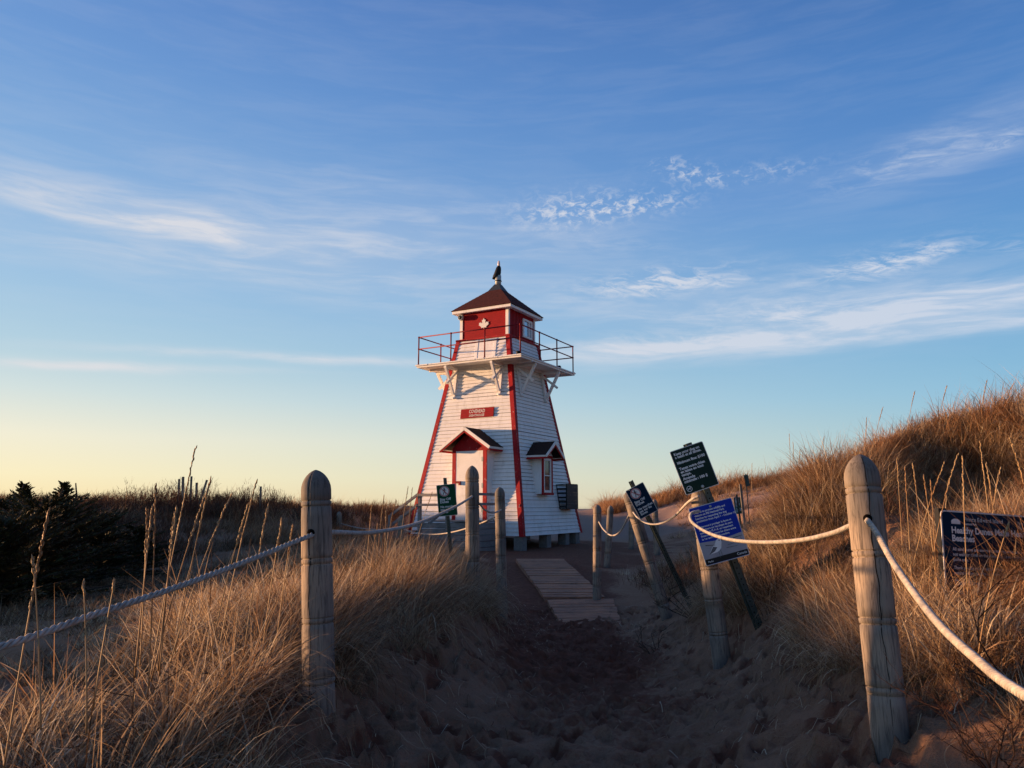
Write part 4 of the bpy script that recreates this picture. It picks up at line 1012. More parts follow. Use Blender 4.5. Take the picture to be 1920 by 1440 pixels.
# pale stake
b_ = at(1399, 972, 17.5); a_ = at(1388, 908, 17.5); mb = MB(); mb.beam(a_, (b_.x, 17.5, gzf(b_.x, 17.5) - .2), .05, .05)
tag(mb.build('wooden_stake', M_POST), 'thin pale wooden stake leaning beside the edge on sign', 'stake')
# healthy dunes board
def dunes_board():
    root = empty('information_board', (0, 0, 0)); tag(root, 'wide dark dune information board sunk in grass at right edge', 'sign')
    tl, tr, bl = at(1763, 955.6, 4.85), at(2060, 977, 5.25), at(1766, 1098, 4.82)
    M, w, h = frame_of(tl, tr, bl); h = .62
    p = panel(root, M, w, h, M_SIGNN, .010, r_=.03)
    k = w / 1.0
    lettering([('Prince Edward Island', w * .135, -.062, .038, .0, 'LEFT'), ('National Park', w * .135, -.085, .018, .0004, 'LEFT'), ('Parc national de', w * .46, -.064, .030, .0, 'LEFT'), ('l\u2019\u00cele-du-Prince-\u00c9douard', w * .46, -.092, .030, .0, 'LEFT'),
               ('Healthy Dunes Make Healthy', w * .055, -.140, .056, .0018, 'LEFT'), ('Beaches', w * .055, -.190, .056, .0018, 'LEFT'),
               ('All sand dunes are environmentally sensitive areas. Do', w * .055, -.248, .028, .0005, 'LEFT'), ('not walk or climb on the dunes. Please use designated', w * .055, -.280, .028, .0005, 'LEFT'), ('paths only.', w * .055, -.312, .028, .0005, 'LEFT'),
               ('Thank you for your assistance in protecting this', w * .055, -.362, .028, .0005, 'LEFT'), ('natural feature of Prince Edward Island.', w * .055, -.394, .028, .0005, 'LEFT'),
               ('Des dunes saines font des', w * .055, -.462, .052, .0014, 'LEFT'), ('plages saines', w * .055, -.516, .052, .0014, 'LEFT')], M, M_LETTER, p)
    cx, cz = w * .085, -.070
    flat('beaver_emblem', [P2([(cx + .034 * math.cos(a) * 1.1, cz + .020 * math.sin(a) * (1 if math.sin(a) > 0 else .5)) for a in [2 * PI * q / 18 for q in range(18)]]), limb(cx - .036, cz - .008, cx + .036, cz - .008, .010, .010)], M, M_LETTER, p, .002)
    for sx_ in (.03, w - .03):
        mb = MB(); c0 = M @ Vector((sx_, .03, .012)); mb.beam(c0, (c0.x, c0.y, gzf(c0.x, c0.y) - .3), .05, .05); mb.build('post', M_BLACK, root)
dunes_board()

# small fence stakes on the left skyline
for i, (px, top, bot, w, tilt) in enumerate([(336, 898, 925, .040, 0), (343.5, 894, 926, .050, 0), (359, 893, 924, .042, .02), (369, 905, 925, .05, 0), (386, 900, 922, .045, .35), (489, 912, 938, .045, 0)]):
    Y = 20.5; a_ = at(px + 6 * tilt, top, Y); b_ = at(px, bot, Y); mb = MB(); mb.beam(a_, (b_.x - tilt * .6, Y, min(b_.z, gzf(b_.x, Y)) - .1), w, w)
    names = ['short fence stake furthest left on the left skyline', 'tallest fence stake in the cluster on the left skyline', 'pale fence stake right of the tallest one', 'short thick stake in the middle of the skyline cluster', 'fence stake leaning right at the end of the cluster', 'lone fence stake on the skyline right of the cluster']
    tag(mb.build('fence_stake', M_POST), names[i], 'stake', 'fence stakes on the left skyline')

# ------------------------------------------------------------------ boardwalk
def walkway(name, label, A, B, n, rot=0.0, group='sections of the wooden boardwalk'):
    """A=(left,right) far edge, B=(left,right) near edge; planks lie across"""
    root = empty(name, (0, 0, 0)); tag(root, label, 'boardwalk', group)
    r = random.Random(n)
    for i in range(n):
        t0, t1 = i / n, (i + 1) / n - .008
        pl0, pr0 = A[0].lerp(B[0], t0), A[1].lerp(B[1], t0); pl1, pr1 = A[0].lerp(B[0], t1), A[1].lerp(B[1], t1)
        j = r.uniform(-.012, .012); dz = r.uniform(-.006, .006)
        mb = MB(); up = Vector((0, 0, dz)); dn = Vector((0, 0, dz - .035)); ex_ = (pr0 - pl0).normalized() * j
        vs = [p + ex_ + q for q in (up, dn) for p in (pl0, pr0, pr1, pl1)]
        mb.add(vs, [(0, 1, 2, 3), (7, 6, 5, 4), (0, 4, 5, 1), (1, 5, 6, 2), (2, 6, 7, 3), (3, 7, 4, 0)])
        mb.build('plank', M_BOARD, root)
    mb = MB()
    for u in (.03, .5, .97):
        a_ = A[0].lerp(A[1], u) - Vector((0, 0, .09)); b_ = B[0].lerp(B[1], u) - Vector((0, 0, .09)); mb.beam(a_, b_, .05, .09)
    mb.build('stringer', M_BOARD, root)
walkway('boardwalk', 'weathered plank boardwalk section leading up to the lighthouse', (at(967.5, 1048, 16.1), at(1056.5, 1048, 16.1)), (at(1021, 1119, 12.75), at(1136, 1119, 12.75)), 24)
walkway('boardwalk', 'lower boardwalk section half buried in the sand path', (at(1026, 1124, 12.55), at(1150, 1122, 12.5)), (at(1052, 1170, 11.35), at(1166, 1170, 11.35)), 9)

# ------------------------------------------------------------------ lighthouse
LA = R(29.32)
CX, CY = -.443, 23.5
LHZ = 0.0
LH = empty('lighthouse', (CX, CY, LHZ), -LA)
tag(LH, 'white clapboard lighthouse with red trim, gallery and small red lantern room', 'lighthouse')
S0, Z0, TAP = 3.85, -.826, .1703
def hw(z): return S0 / 2 - (z - Z0) * TAP
def clap(mb, z0, z1, n, step, clip=None):
    """lapped boards round the four tapering faces"""
    for i in range(n):
        a, b = z0 + (z1 - z0) * i / n, z0 + (z1 - z0) * (i + 1) / n
        ha, hb = hw(a), hw(b)
        for k in range(4):
            rot = Matrix.Rotation(k * PI / 2, 4, 'Z')
            o = .022; a_ = a + .009  # gap under each lap bares the dark core as a shadow line
            # slightly uneven lower edges
            j0_ = random.uniform(-.004, .004); js = [j0_ + random.uniform(-.004, .004) for _ in range(2)]
            vs = [Vector((-ha, -ha - o, a_ + js[0])), Vector((ha, -ha - o, a_ + js[1])), Vector((hb, -hb - .001, b + .002)), Vector((-hb, -hb - .001, b + .002)), Vector((-ha, -ha - .004, a_ + js[0])), Vector((ha, -ha - .004, a_ + js[1]))]
            vs = [rot @ v for v in vs]
            mb.add(vs, [(0, 1, 2, 3), (4, 5, 1, 0)])
mb = MB(); GZ = 4.245
clap(mb, Z0, 5.04, 54, 0)
o = link('wall', mb.mesh('wall'), M_WHITE, LH)
# dark core, coloured to read as shadow lines through the lap gaps, and the floor
mb = MB()
for k in range(4):
    rot = Matrix.Rotation(k * PI / 2, 4, 'Z'); a, b = Z0 + .01, 5.04
    ha, hb = hw(a) - .02, hw(b) - .02
    mb.add([rot @ Vector(v) for v in ((-ha, -ha, a), (ha, -ha, a), (hb, -hb, b), (-hb, -hb, b))], [(0, 1, 2, 3)])
ha = hw(Z0) - .02; mb.add([(-ha, -ha, Z0 + .01), (ha, -ha, Z0 + .01), (ha, ha, Z0 + .01), (-ha, ha, Z0 + .01)], [(3, 2, 1, 0)])
link('lap_shade_core', mb.mesh('lap_shade_core'), M_BARK, LH)
# red corner boards
for k, (sx_, sy_) in enumerate(((1, -1), (1, 1), (-1, 1), (-1, -1))):
    for (za, zb) in ((Z0 - .01, GZ - .07), (GZ + .02, 5.03)):
        mb = MB()
        for d in (0, 1):
            t = .030; wd = .105
            vs = []
            for z in (za, zb):
                hh = hw(z)
                if d == 0:   # board on the y face
                    pts = [(sx_ * (hh + t), sy_ * (hh + t)), (sx_ * (hh - wd), sy_ * (hh + t)), (sx_ * (hh - wd), sy_ * (hh + .002)), (sx_ * (hh + t), sy_ * (hh + .002))]
                else:
                    pts = [(sx_ * (hh + t + .001), sy_ * (hh + t - .001)), (sx_ * (hh + t + .001), sy_ * (hh - wd)), (sx_ * (hh + .002), sy_ * (hh - wd)), (sx_ * (hh + .002), sy_ * (hh + t - .001))]
                vs += [(x, y, z) for x, y in pts]
            mb.add(vs, [(0, 1, 2, 3), (4, 5, 6, 7), (0, 1, 5, 4), (1, 2, 6, 5), (2, 3, 7, 6), (3, 0, 4, 7)])
        mb.build('corner_board', M_RED, LH)
# foundation piers
for (x, y) in ((1.75, -1.75), (1.75, -.25), (1.75, 1.0), (1.75, 1.75), (-1.75, -1.75), (-1.75, 1.75), (.2, -1.75), (0, 1.75), (-1.75, 0)):
    wp = LH.matrix_world; c, s_ = math.cos(-LA), math.sin(-LA); gx_, gy_ = CX + x * c - y * s_, CY + x * s_ + y * c
    zb = gzf(gx_, gy_) - .25
    mb = MB(); mb.box((x, y, (zb + Z0) / 2 - .005), (.27, .27, Z0 - zb - .01)); mb.build('foundation_pier', M_CONC, LH, .01)
# gallery floor: boards
GS = 3.70 / 2
mb = MB(); nb = 24
for i in range(nb):
    x0, x1 = -GS + 2 * GS * i / nb, -GS + 2 * GS * (i + 1) / nb - .008
    mb.box(((x0 + x1) / 2, 0, GZ - .018), (x1 - x0, 2 * GS + random.uniform(-.01, .02), .034))
mb.build('gallery_floor', M_WHITE, LH)
mb = MB()
for s in (-1, 1):
    for q in (1.13, GS - .06):
        mb.box((0, s * q, GZ - .075), (2 * GS - .04, .05, .078)) if q < 1.5 else mb.box((0, s * q, GZ - .062), (2 * GS - .06, .04, .05))
    for q in (1.13, GS - .06):
        mb.box((s * q, 0, GZ - .0755), (.05, 2 * q - .06 if q < 1.5 else 2 * GS - .16, .0765)) if q < 1.5 else mb.box((s * q, 0, GZ - .0625), (.04, 2 * GS - .18, .049))
mb.build('gallery_joists', M_WHITE, LH)
# brackets: wall plank, top arm, diagonal and cross brace
def bracket(k, t):
    rot = Matrix.Rotation(k * PI / 2, 4, 'Z'); mb = MB(); zt = GZ - .12; zb = GZ - 1.02; w = .085
    p = lambda y, z: rot @ Vector((t, y, z))
    sd_ = (rot @ Vector((1, 0, 0)))
    mb.beam(p(-hw(zb) - .05, zb), p(-hw(zt) - .05, zt + .02), w, .05, sd_.cross(Vector((0, 0, 1))))
    mb.beam(p(-hw(zt), zt), p(-GS + .08, zt), w - .004, .085)
    mb.beam(p(-hw(zb) - .08, zb + .10), p(-GS + .12, zt - .03), w - .010, .075, Vector((0, 0, 1)))
    mb.beam(p(-hw(zt) - .04, zt - .05), p(-hw(zt) - .60, zt - .50), w - .016, .065, Vector((0, 0, 1)))
    mb.lathe([(.035, -.03), (.045, 0), (.03, .03)], (0, 0, 0), 8, Matrix.Translation(p(-hw(zb) - .07, zb - .01)))
    return mb.build('bracket', M_WHITE, LH)
for k in range(4):
    for t in (-.80, .80): bracket(k, t)
# railing
mb = MB(); r_ = .019; e = GS - .07
for z in (GZ + .50, GZ + .87):
    c = [(-e, -e, z), (e, -e, z), (e, e, z), (-e, e, z)]
    for i in range(4): mb.tube([c[i], c[(i + 1) % 4]], r_, 8)
mb.build('guard_rail', M_PIPE, LH)
for k in range(4):
    rot = Matrix.Rotation(k * PI / 2, 4, 'Z')
    for j in range(3):
        x = -e + 2 * e * j / 3; mb = MB()
        mb.tube([rot @ Vector((x, -e, GZ)), rot @ Vector((x, -e, GZ + .895))], r_ * 1.1, 8)
        mb.lathe([(.030, -.02), (.030, .02)], (0, 0, 0), 8, Matrix.Translation(rot @ Vector((x, -e, GZ + .87)))); mb.lathe([(.028, -.02), (.028, .02)], (0, 0, 0), 8, Matrix.Translation(rot @ Vector((x, -e, GZ + .50))))
        mb.lathe([(.055, 0), (.055, .015), (.028, .02)], (0, 0, 0), 10, Matrix.Translation(rot @ Vector((x, -e, GZ + .0005))))
        mb.build('rail_post', M_PIPE, LH)
# small flood lamp on the gallery corner
mb = MB(); mb.lathe([(.05, -.05), (.07, .0), (.05, .04)], (GS - .12, -GS + .04, GZ + .05), 10); mb.build('corner_lamp', M_BLACK, LH)
mb = MB(); mb.lathe([(.05, 0), (.07, .05), (.04, .09)], (GS - .12, GS - 1.0, GZ + .004), 10); mb.build('deck_lamp', M_BLACK, LH)
# hatch on the upper wall
zc = (GZ + 5.03) / 2; hy = hw(GZ)
mb = MB()
for (x0, x1, d) in ((-.22, -.13, .030), (.43, .52, .030), (-.13, .43, .020)):
    pts = []
    for z in (GZ + .02, 5.02):
        pts += [(x0, -hw(z) - d, z), (x1, -hw(z) - d, z), (x1, -hw(z) + .01, z), (x0, -hw(z) + .01, z)]
    mb.add(pts, [(0, 1, 2, 3), (4, 5, 6, 7), (0, 1, 5, 4), (1, 2, 6, 5), (2, 3, 7, 6), (3, 0, 4, 7)])
mb.build('hatch', M_WHITE, LH)
# lantern room
RW = .855; ZS, ZR = 5.095, 5.94
mb = MB(); mb.box((0, 0, 5.065), (1.94, 1.94, .058)); mb.build('sill_ledge', M_RED, LH, .005)
wy0, wy1, wz0, wz1 = .05, .66, 5.20, 5.80
mb = MB()
for k in range(4):
    rot = Matrix.Rotation(k * PI / 2, 4, 'Z')
    def q_(x0, x1, z0, z1, y=-RW):
        mb.add([rot @ Vector(v) for v in ((x0, y, z0), (x1, y, z0), (x1, y, z1), (x0, y, z1))], [(0, 1, 2, 3)])
    if k in (1, 3):   # side with the window; local x of the rotated face runs along world y
        q_(-RW, wy0, ZS, ZR); q_(wy1, RW, ZS, ZR); q_(wy0, wy1, ZS, wz0); q_(wy0, wy1, wz1, ZR)
    else: q_(-RW, RW, ZS, ZR)
link('lantern_wall', mb.mesh('lantern_wall'), M_REDB, LH)
mb = MB()   # battens on the side face
for yy in (-.55, -.35, -.15): mb.box((RW + .006, yy, (ZS + ZR) / 2), (.012, .025, ZR - ZS - .01))
mb.build('wall_batten', M_REDB, LH)
for sx_, sy_ in ((1, -1), (1, 1), (-1, 1), (-1, -1)):
    mb = MB(); mb.box((sx_ * (RW - .030), sy_ * (RW + .009), (ZS + ZR) / 2), (.10, .022, ZR - ZS - .004)); mb.box((sx_ * (RW + .009), sy_ * (RW - .036), (ZS + ZR) / 2), (.022, .066, ZR - ZS - .006)); mb.build('lantern_corner_post', M_WHITE, LH)
for s, kk in ((1, 0), (-1, 1)):
    mb = MB(); x = s * (RW + .012)
    for (a, b, c_, d_) in ((wy0 - .0, wy0 + .07, wz0, wz1), (wy1 - .07, wy1, wz0, wz1), (wy0 + .07, wy1 - .07, wz0, wz0 + .06), (wy0 + .07, wy1 - .07, wz1 - .06, wz1), ((wy0 + wy1) / 2 - .02 + .09, (wy0 + wy1) / 2 + .02 + .09, wz0 + .06, wz1 - .06)):
        sg = s
        mb.box((x, sg * (a + b) / 2, (c_ + d_) / 2), (.05, b - a, d_ - c_))
    wf = mb.build('window', M_WHITE, LH)
    mb = MB(); mb.box((s * (RW - .004), s * (wy0 + wy1) / 2, (wz0 + wz1) / 2), (.006, wy1 - wy0 - .1, wz1 - wz0 - .1))
    def m_g2(g, b, tc):
        b.inputs['Base Color'].default_value = (.5, .6, .7, 1); b.inputs['Roughness'].default_value = .08; b.inputs['Metallic'].default_value = .55
    mb.build('pane', mat('lantern_pane', m_g2, .08, .8), wf)
# white board maple leaf
leaf = [(0, 1.0), (-.10, .80), (-.17, .74), (-.27, .80), (-.20, .40), (-.26, .34), (-.42, .52), (-.47, .42), (-.68, .47), (-.61, .25), (-.72, .18), (-.33, -.12), (-.37, -.25), (-.03, -.20)]
ls = .20; pts = [(x * .255, z * .245) for x, z in leaf] + [(-.012, -.40 * .245), (.012, -.40 * .245)] + [(-x * .255, z * .245) for x, z in leaf[::-1][:-1]]
mb = MB(); mb.poly(pts, .02, Matrix.Translation((.0, -RW - .022, 5.465))); 
lf = mb.mesh('leaf'); bm = bmesh.new(); bm.from_mesh(lf); bmesh.ops.triangulate(bm, faces=[f for f in bm.faces if len(f.verts) > 4]); bm.to_mesh(lf); bm.free()
link('maple_leaf_emblem', lf, M_LETTER, LH)
# round fog horn / camera fixture
mb = MB(); Mx = Matrix.Translation((-.79, -RW - .02, 5.80)) @ Matrix.Rotation(R(90), 4, 'X')
mb.lathe([(.055, 0), (.085, .02), (.09, .12), (.075, .13), (.06, .10)], (0, 0, 0), 16, Mx); fx = mb.build('round_fixture', M_GALV, LH)
mb = MB(); mb.lathe([(.045, .10), (.045, .1315)], (0, 0, 0), 14, Mx); mb.build('fixture_lens', M_BLACK, fx)
# roof
mb = MB(); E_ = 1.054
mb.box((0, 0, 5.945), (2 * E_ - .10, 2 * E_ - .10, .012)); mb.build('soffit', M_WHITE, LH)
mb = MB()
for s in (-1, 1):
    mb.box((0, s * (E_ - .02), 5.955), (2 * E_, .04, .085)); mb.box((s * (E_ - .021), 0, 5.9555), (.038, 2 * E_ - .082, .084))
mb.build('fascia', M_WHITE, LH, .004)
mb = MB(); lv_ = [(E_ + .025, 6.0), (E_ + .025, 6.014)]
nst = 11
for i in range(1, nst + 1):
    t = i / nst; hh = (E_ + .025) * (1 - t) + .22 * t; z = 6.014 + (6.775 - 6.014) * t
    lv_.append((hh, z)); 
    if i < nst: lv_.append((hh - .0015, z + .008))
for (a, za), (b, zb_) in zip(lv_, lv_[1:]):
    for k in range(4):
        rot = Matrix.Rotation(k * PI / 2, 4, 'Z'); mb.add([rot @ Vector(v) for v in ((-a, -a, za), (a, -a, za), (b, -b, zb_), (-b, -b, zb_))], [(0, 1, 2, 3)])
mb.add([(-1.07, -1.07, 6.0), (1.07, -1.07, 6.0), (1.07, 1.07, 6.0), (-1.07, 1.07, 6.0)], [(3, 2, 1, 0)])
rf = link('roof', mb.mesh('roof'), M_SHINGLE, LH)
mb = MB()
for (a, za), (b, zb_) in (((.235, 6.765), (.09, 7.0)), ((.09, 7.0), (.06, 7.0))):
    for k in range(4):
        rot = Matrix.Rotation(k * PI / 2, 4, 'Z'); mb.add([rot @ Vector(v) for v in ((-a, -a, za), (a, -a, za), (b, -b, zb_), (-b, -b, zb_))], [(0, 1, 2, 3)])
link('roof_cap', mb.mesh('roof_cap'), M_FLASH, rf)
mb = MB(); mb.lathe([(.098, 6.95), (.098, 7.30)], (0, 0, 0), 18); pipe = mb.build('vent_pipe', M_GALV, LH)
mb = MB(); mb.lathe([(.11, 7.10), (.115, 7.115), (.11, 7.13)], (0, 0, 0), 18); mb.build('pipe_band', M_BLACK, pipe)
# hooded cowl leaning over the pipe with a pale tip
mb = MB(); c0 = Vector((-.03, -.015, 7.235)); rings_ = [(-.035, .13, 0), (-.02, .122, .06), (.012, .112, .14), (.036, .098, .24), (.052, .080, .32), (.06, .052, .37), (.062, .020, .395)]
vs = []; n = 16
for (dx, rr, z) in rings_:
    for k in range(n):
        a = 2 * PI * k / n; vs.append((c0.x + dx + rr * math.cos(a), c0.y + rr * math.sin(a), c0.z + z + (-.03 * math.cos(a) * -1 if z == 0 else 0)))
mb.add(vs, [(i * n + k, i * n + (k + 1) % n, (i + 1) * n + (k + 1) % n, (i + 1) * n + k) for i in range(len(rings_) - 1) for k in range(n)] + [tuple((len(rings_) - 1) * n + k for k in range(n))], True)
cw = mb.build('vent_cowl', M_BLACK, pipe)
mb = MB(); mb.lathe([(.038, 7.60), (.042, 7.68), (.034, 7.76), (.012, 7.80)], (.03, -.015, 0), 12); mb.build('pale_tip', M_GLASSTIP, pipe)

# entrance: door box, hood and door
DX, DY, DW = .215, -1.97, .58
zb, zt = -.44, 1.62
mb = MB()  # side cheeks
for s in (-1, 1):
    mb.box((DX + s * (DW - .012), (DY + .03 - 1.45) / 2, (zb + zt) / 2), (.03, -DY - .03 - 1.45, zt - zb))
mb.build('porch_side', M_WHITE, LH)
mb = MB(); mb.poly([(DX - DW, zt - .02), (DX - .455, zt - .02), (DX - .455, zb), (DX - DW, zb)][::-1], .035, Matrix.Translation((0, DY, 0)))
mb.build('door_frame', M_RED, LH)
mb = MB(); mb.poly([(DX + .455, zt - .02), (DX + DW, zt - .02), (DX + DW, zb), (DX + .455, zb)][::-1], .035, Matrix.Translation((0, DY, 0)))
mb.build('door_frame', M_RED, LH)
mb = MB(); mb.poly([(DX + DW, 1.545), (DX + DW, zt), (DX, 2.13), (DX - DW, zt), (DX - DW, 1.545)], .035, Matrix.Translation((0, DY - .002, 0)))
mb.build('gable_board', M_RED, LH)
mb = MB(); mb.box((DX, DY + .026, (zb + 1.545) / 2), (.912, .04, 1.545 - zb)); dr = mb.build('door', M_WHITE, LH)
mb = MB(); mb.box((DX - .36, DY - .02, .66), (.16, .045, .06)); mb.box((DX - .30, DY - .03, .61), (.05, .05, .07)); mb.build('door_latch', M_PIPE, dr)
for z in (1.30, .56, -.12):
    mb = MB(); mb.box((DX + .44, DY + .002, z), (.05, .014, .13)); mb.build('hinge', M_GALV, dr)
mb = MB(); mb.box((DX - .15, DY - .0, .45), (.30, .006, .34)); mb.build('door_plate', M_WHITE, dr)
# hood roof
def hood(root, axis, c, y_out, y_in, half, ze, za, thick, trim_mat, roof_mat, name):
    """gabled hood; axis 'F' faces local -y, 'R' faces local +x"""
    rot = Matrix.Identity(4) if axis == 'F' else Matrix.Rotation(PI / 2, 4, 'Z')
    def V_(x, y, z): return rot @ Vector((x, y, z))
    rf_ = MB(); bd = MB(); uc = MB()
    for s in (-1, 1):
        d = Vector((s * half, 0, ze - za)); n_ = Vector((-d.z, 0, d.x)) * s; n_.normalize()
        if n_.z < 0: n_ = -n_
        a0 = Vector((c, 0, za)); e0 = a0 + d
        # roof slab
        q = [a0, e0, e0 + n_ * thick, a0 + n_ * thick]
        vs = [V_(p.x, y_out, p.z) for p in q] + [V_(p.x, y_in, p.z) for p in q]
        rf_.add(vs, [(0, 1, 2, 3), (7, 6, 5, 4), (0, 4, 5, 1), (1, 5, 6, 2), (2, 6, 7, 3), (3, 7, 4, 0)])
        # white rake board and red strip below it
        for (o0, o1, m_, yo) in ((thick * .9, -.045, bd, -.022), (-.046, -.095, uc, -.012)):
            q = [a0 + n_ * o0 * 1.0, e0 + n_ * o0, e0 + n_ * o1, a0 + n_ * o1]
            vs = [V_(p.x, y_out + yo, p.z) for p in q] + [V_(p.x, y_out + .012, p.z) for p in q]
            m_.add(vs, [(0, 1, 2, 3), (7, 6, 5, 4), (0, 4, 5, 1), (1, 5, 6, 2), (2, 6, 7, 3), (3, 7, 4, 0)])
        # eave boards running back
        q = [e0 + n_ * thick * .8 + Vector((s * .012, 0, 0)), e0 + Vector((s * .012, 0, -.028)), e0 + Vector((-s * .01, 0, -.028)), e0 + Vector((-s * .01, 0, .0))]
        vs = [V_(p.x, y_out, p.z) for p in q] + [V_(p.x, y_in, p.z) for p in q]
        bd.add(vs, [(0, 1, 2, 3), (7, 6, 5, 4), (0, 4, 5, 1), (1, 5, 6, 2), (2, 6, 7, 3), (3, 7, 4, 0)])
        q = [e0 + Vector((s * .009, 0, -.029)), e0 + Vector((s * .009, 0, -.085)), e0 + Vector((-s * .012, 0, -.085)), e0 + Vector((-s * .012, 0, -.029))]
        vs = [V_(p.x, y_out, p.z) for p in q] + [V_(p.x, y_in, p.z) for p in q]
        uc.add(vs, [(0, 1, 2, 3), (7, 6, 5, 4), (0, 4, 5, 1), (1, 5, 6, 2), (2, 6, 7, 3), (3, 7, 4, 0)])
    h_ = rf_.build(name, roof_mat, root); bd.build('rake_board', M_WHITE, h_); uc.build('under_trim', trim_mat, h_)
    return h_
hood(LH, 'F', DX, -2.24, -1.30, .84, 1.60, 2.17, .045, M_RED, M_CEDAR, 'porch_hood')
# soffit pieces under the hood, white
# side window with hood
WY, WX = -.43, 1.93
mb = MB()
mb.box((1.72, WY - .33, .88), (.38, .03, 1.10)); mb.box((1.72, WY + .33, .88), (.38, .03, 1.10)); mb.box((1.75, WY, .345), (.34, .70, .03)); 
mb.build('window_box', M_WHITE, LH)
mb = MB()
for (a, b, c_, d_) in ((WY - .325, WY - .245, .32, 1.44), (WY + .245, WY + .325, .32, 1.44), (WY - .245, WY + .245, 1.36, 1.44), (WY - .36, WY + .36, .30, .37)):
    xx = WX + (.012 if d_ < .5 else 0); mb.box((xx, (a + b) / 2, (c_ + d_) / 2), (.04, b - a, d_ - c_ - (.001 if a > WY - .3 else 0)))
wn = mb.build('window', M_RED, LH)
mb = MB()
for (a, b, c_, d_) in ((WY - .244, WY - .18, .371, 1.359), (WY + .18, WY + .244, .371, 1.359), (WY - .18, WY + .18, 1.29, 1.359), (WY - .18, WY + .18, .371, .44), (WY - .18, WY + .18, .845, .875)):
    mb.box((WX - .008, (a + b) / 2, (c_ + d_) / 2), (.036, b - a, d_ - c_))
mb.build('sash', M_WHITE, wn)
mb = MB(); mb.box((WX - .022, WY, .865), (.006, .37, .87)); mb.build('pane', M_GLASS, wn)
mb = MB(); Mg = Matrix.Rotation(PI / 2, 4, 'Z'); mb.poly([(WY - .36, 1.441), (WY + .36, 1.441), (WY, 1.76)], .03, Mg @ Matrix.Translation((0, -WX, 0))); mb.build('window_gable', M_WHITE, LH)
hood(LH, 'R', WY, -2.19, -1.40, .60, 1.40, 1.82, .035, M_RED, M_CEDAR, 'window_hood')
# name board on the tapering wall
def wallM(x, z, off):   # frame on the front face, z axis along the slope
    sl = math.atan(TAP); return Matrix.Translation((x, -hw(z) - off, z)) @ Matrix.Rotation(-sl, 4, 'X')
mb = MB(); MM = wallM(-.48, 2.845, .055); mb.poly([(0, 0), (1.14, .012), (1.14, -.275), (0, -.285)][::-1], .035, MM)
nbd = mb.build('name_board', M_REDB, LH, 0)
lettering([('COVEHEAD', .57, -.135, .150, .0012, 'CENTER', .70), ('LIGHTHOUSE', .57, -.245, .105, .0008, 'CENTER', .84)], MM, M_LETTER, nbd)
# entrance deck and stairs
ST = empty('entrance_stairs', (CX, CY, 0), -LA); tag(ST, 'grey wooden landing with railings and steps at the lighthouse door', 'stairs')
dx0, dx1, dy0, dy1, dz = -.62, 1.28, -3.22, -1.99, -.40
mb = MB()
for i in range(9):
    y0 = dy0 + (dy1 - dy0) * i / 9; mb.box(((dx0 + dx1) / 2, y0 + .065, dz - .018), (dx1 - dx0, .127, .034))
mb.build('landing', M_DECK, ST)
for k in range(5):
    mb = MB(); z = dz - .13 - k * .16; mb.box(((dx0 + dx1) / 2, dy0 + .012, z), (dx1 - dx0 - .02, .022, .148)); mb.box((dx1 - .012, (dy0 + dy1) / 2, z), (.022, dy1 - dy0 - .06, .147)); mb.build('skirt_board', M_DECK, ST)
for k in range(4):
    mb = MB(); mb.box((dx0 - .14 - k * .27, (dy0 + dy1) / 2, dz - .16 - k * .15), (.29, dy1 - dy0, .04)); mb.build('step', M_DECK, ST)
for (x, y, zt_) in ((dx0 + .06, dy0 - .02, .30), (dx1 - .08, dy0 - .02, .30), (dx1 - .08, dy1 - .1, .30), (.35, dy0 - .02, .28)):
    mb = MB(); mb.box((x, y, (zt_ - 1.15) / 2), (.085, .085, zt_ + 1.15)); mb.build('railing_post', M_DECK, ST, .004)
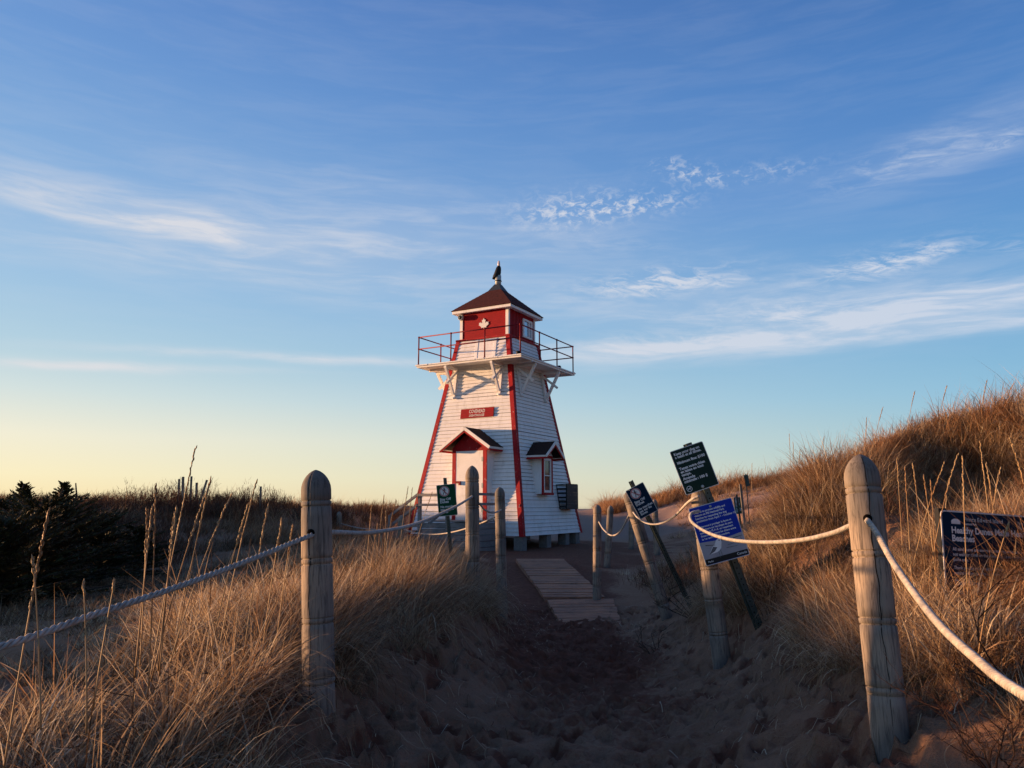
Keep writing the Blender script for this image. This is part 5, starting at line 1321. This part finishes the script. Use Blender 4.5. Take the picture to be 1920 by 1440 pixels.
for (a, b) in (((dx0 + .06, dy0 - .08, .285), (.35, dy0 - .08, .285)), ((dx0 + .06, dy0 - .08, .02), (.35, dy0 - .08, .02)), ((dx0 + .03, dy0 - .08, .30), (-1.50, dy0 - .08, -.26)), ((dx0 + .03, dy0 - .08, .02), (-1.50, dy0 - .08, -.55)),
               ((dx1 - .08, dy0 - .05, .30), (dx1 - .08, dy1, .30)), ((dx1 - .08, dy0 - .05, .04), (dx1 - .08, dy1, .04)), ((.50, dy0 + .1, .10), (.38, dy0 - .9, -.45))):
    mb = MB(); mb.beam(a, b, .045, .07); mb.build('handrail', M_DECK, ST)
mb = MB(); mb.beam((-1.50, dy0 - .12, -.26), (-1.50, dy0 - .12, -1.15), .07, .07); mb.build('railing_post', M_DECK, ST)
# slatted dark wall box on the right face
BXR = empty('wall_box', (CX, CY, 0), -LA); tag(BXR, 'dark slatted box hung on the right wall near the corner', 'box')
mb = MB(); nsl = 9
for i in range(nsl):
    z = .60 - i * .082; mb.box((2.06, 1.00, z), (.018 + .002 * (i % 2), .80, .0805))
mb.build('slat_front', M_SLAT, BXR)
mb = MB()
for s_y in (.60, 1.40):
    mb.beam((2.045, s_y, .64), (1.70, s_y, .62), .02, .02); mb.beam((2.045, s_y, -.10), (1.84, s_y, -.10), .02, .02); mb.beam((2.045, s_y, .64), (2.045, s_y, -.11), .02, .02); mb.beam((1.72, s_y, .62), (1.83, s_y, -.10), .02, .02)
    for i in range(5):
        z = .50 - i * .13; mb.beam((2.045, s_y, z), (hw(z) + .02, s_y, z - .0), .008, .05)
mb.beam((2.045, .60, .645), (2.045, 1.40, .645), .02, .02); mb.beam((1.71, .60, .625), (1.71, 1.40, .625), .02, .02); mb.beam((1.83, .6, -.1), (1.83, 1.4, -.1), .02, .02)
mb.box((1.94, 1.0, -.105), (.20, .78, .012))
mb.build('box_frame', M_BLACK, BXR)

# keep parented things consistent: pieces built in world space under roots at the origin get their root moved to the foot
def rebase(root, foot):
    d = Vector(foot); root.location = d
    for c in [o for o in bpy.data.objects if o.parent == root]: c.location = Vector(c.location) - d
for o in list(bpy.data.objects):
    if o.parent is None and o.type == 'EMPTY' and o.name.split('.')[0] in ('sign', 'information_board', 'boardwalk'):
        lo = None
        for c in [q for q in bpy.data.objects if q.parent == o]:
            for v in c.data.vertices:
                if lo is None or v.co.z < lo.z: lo = v.co.copy()
        rebase(o, lo)
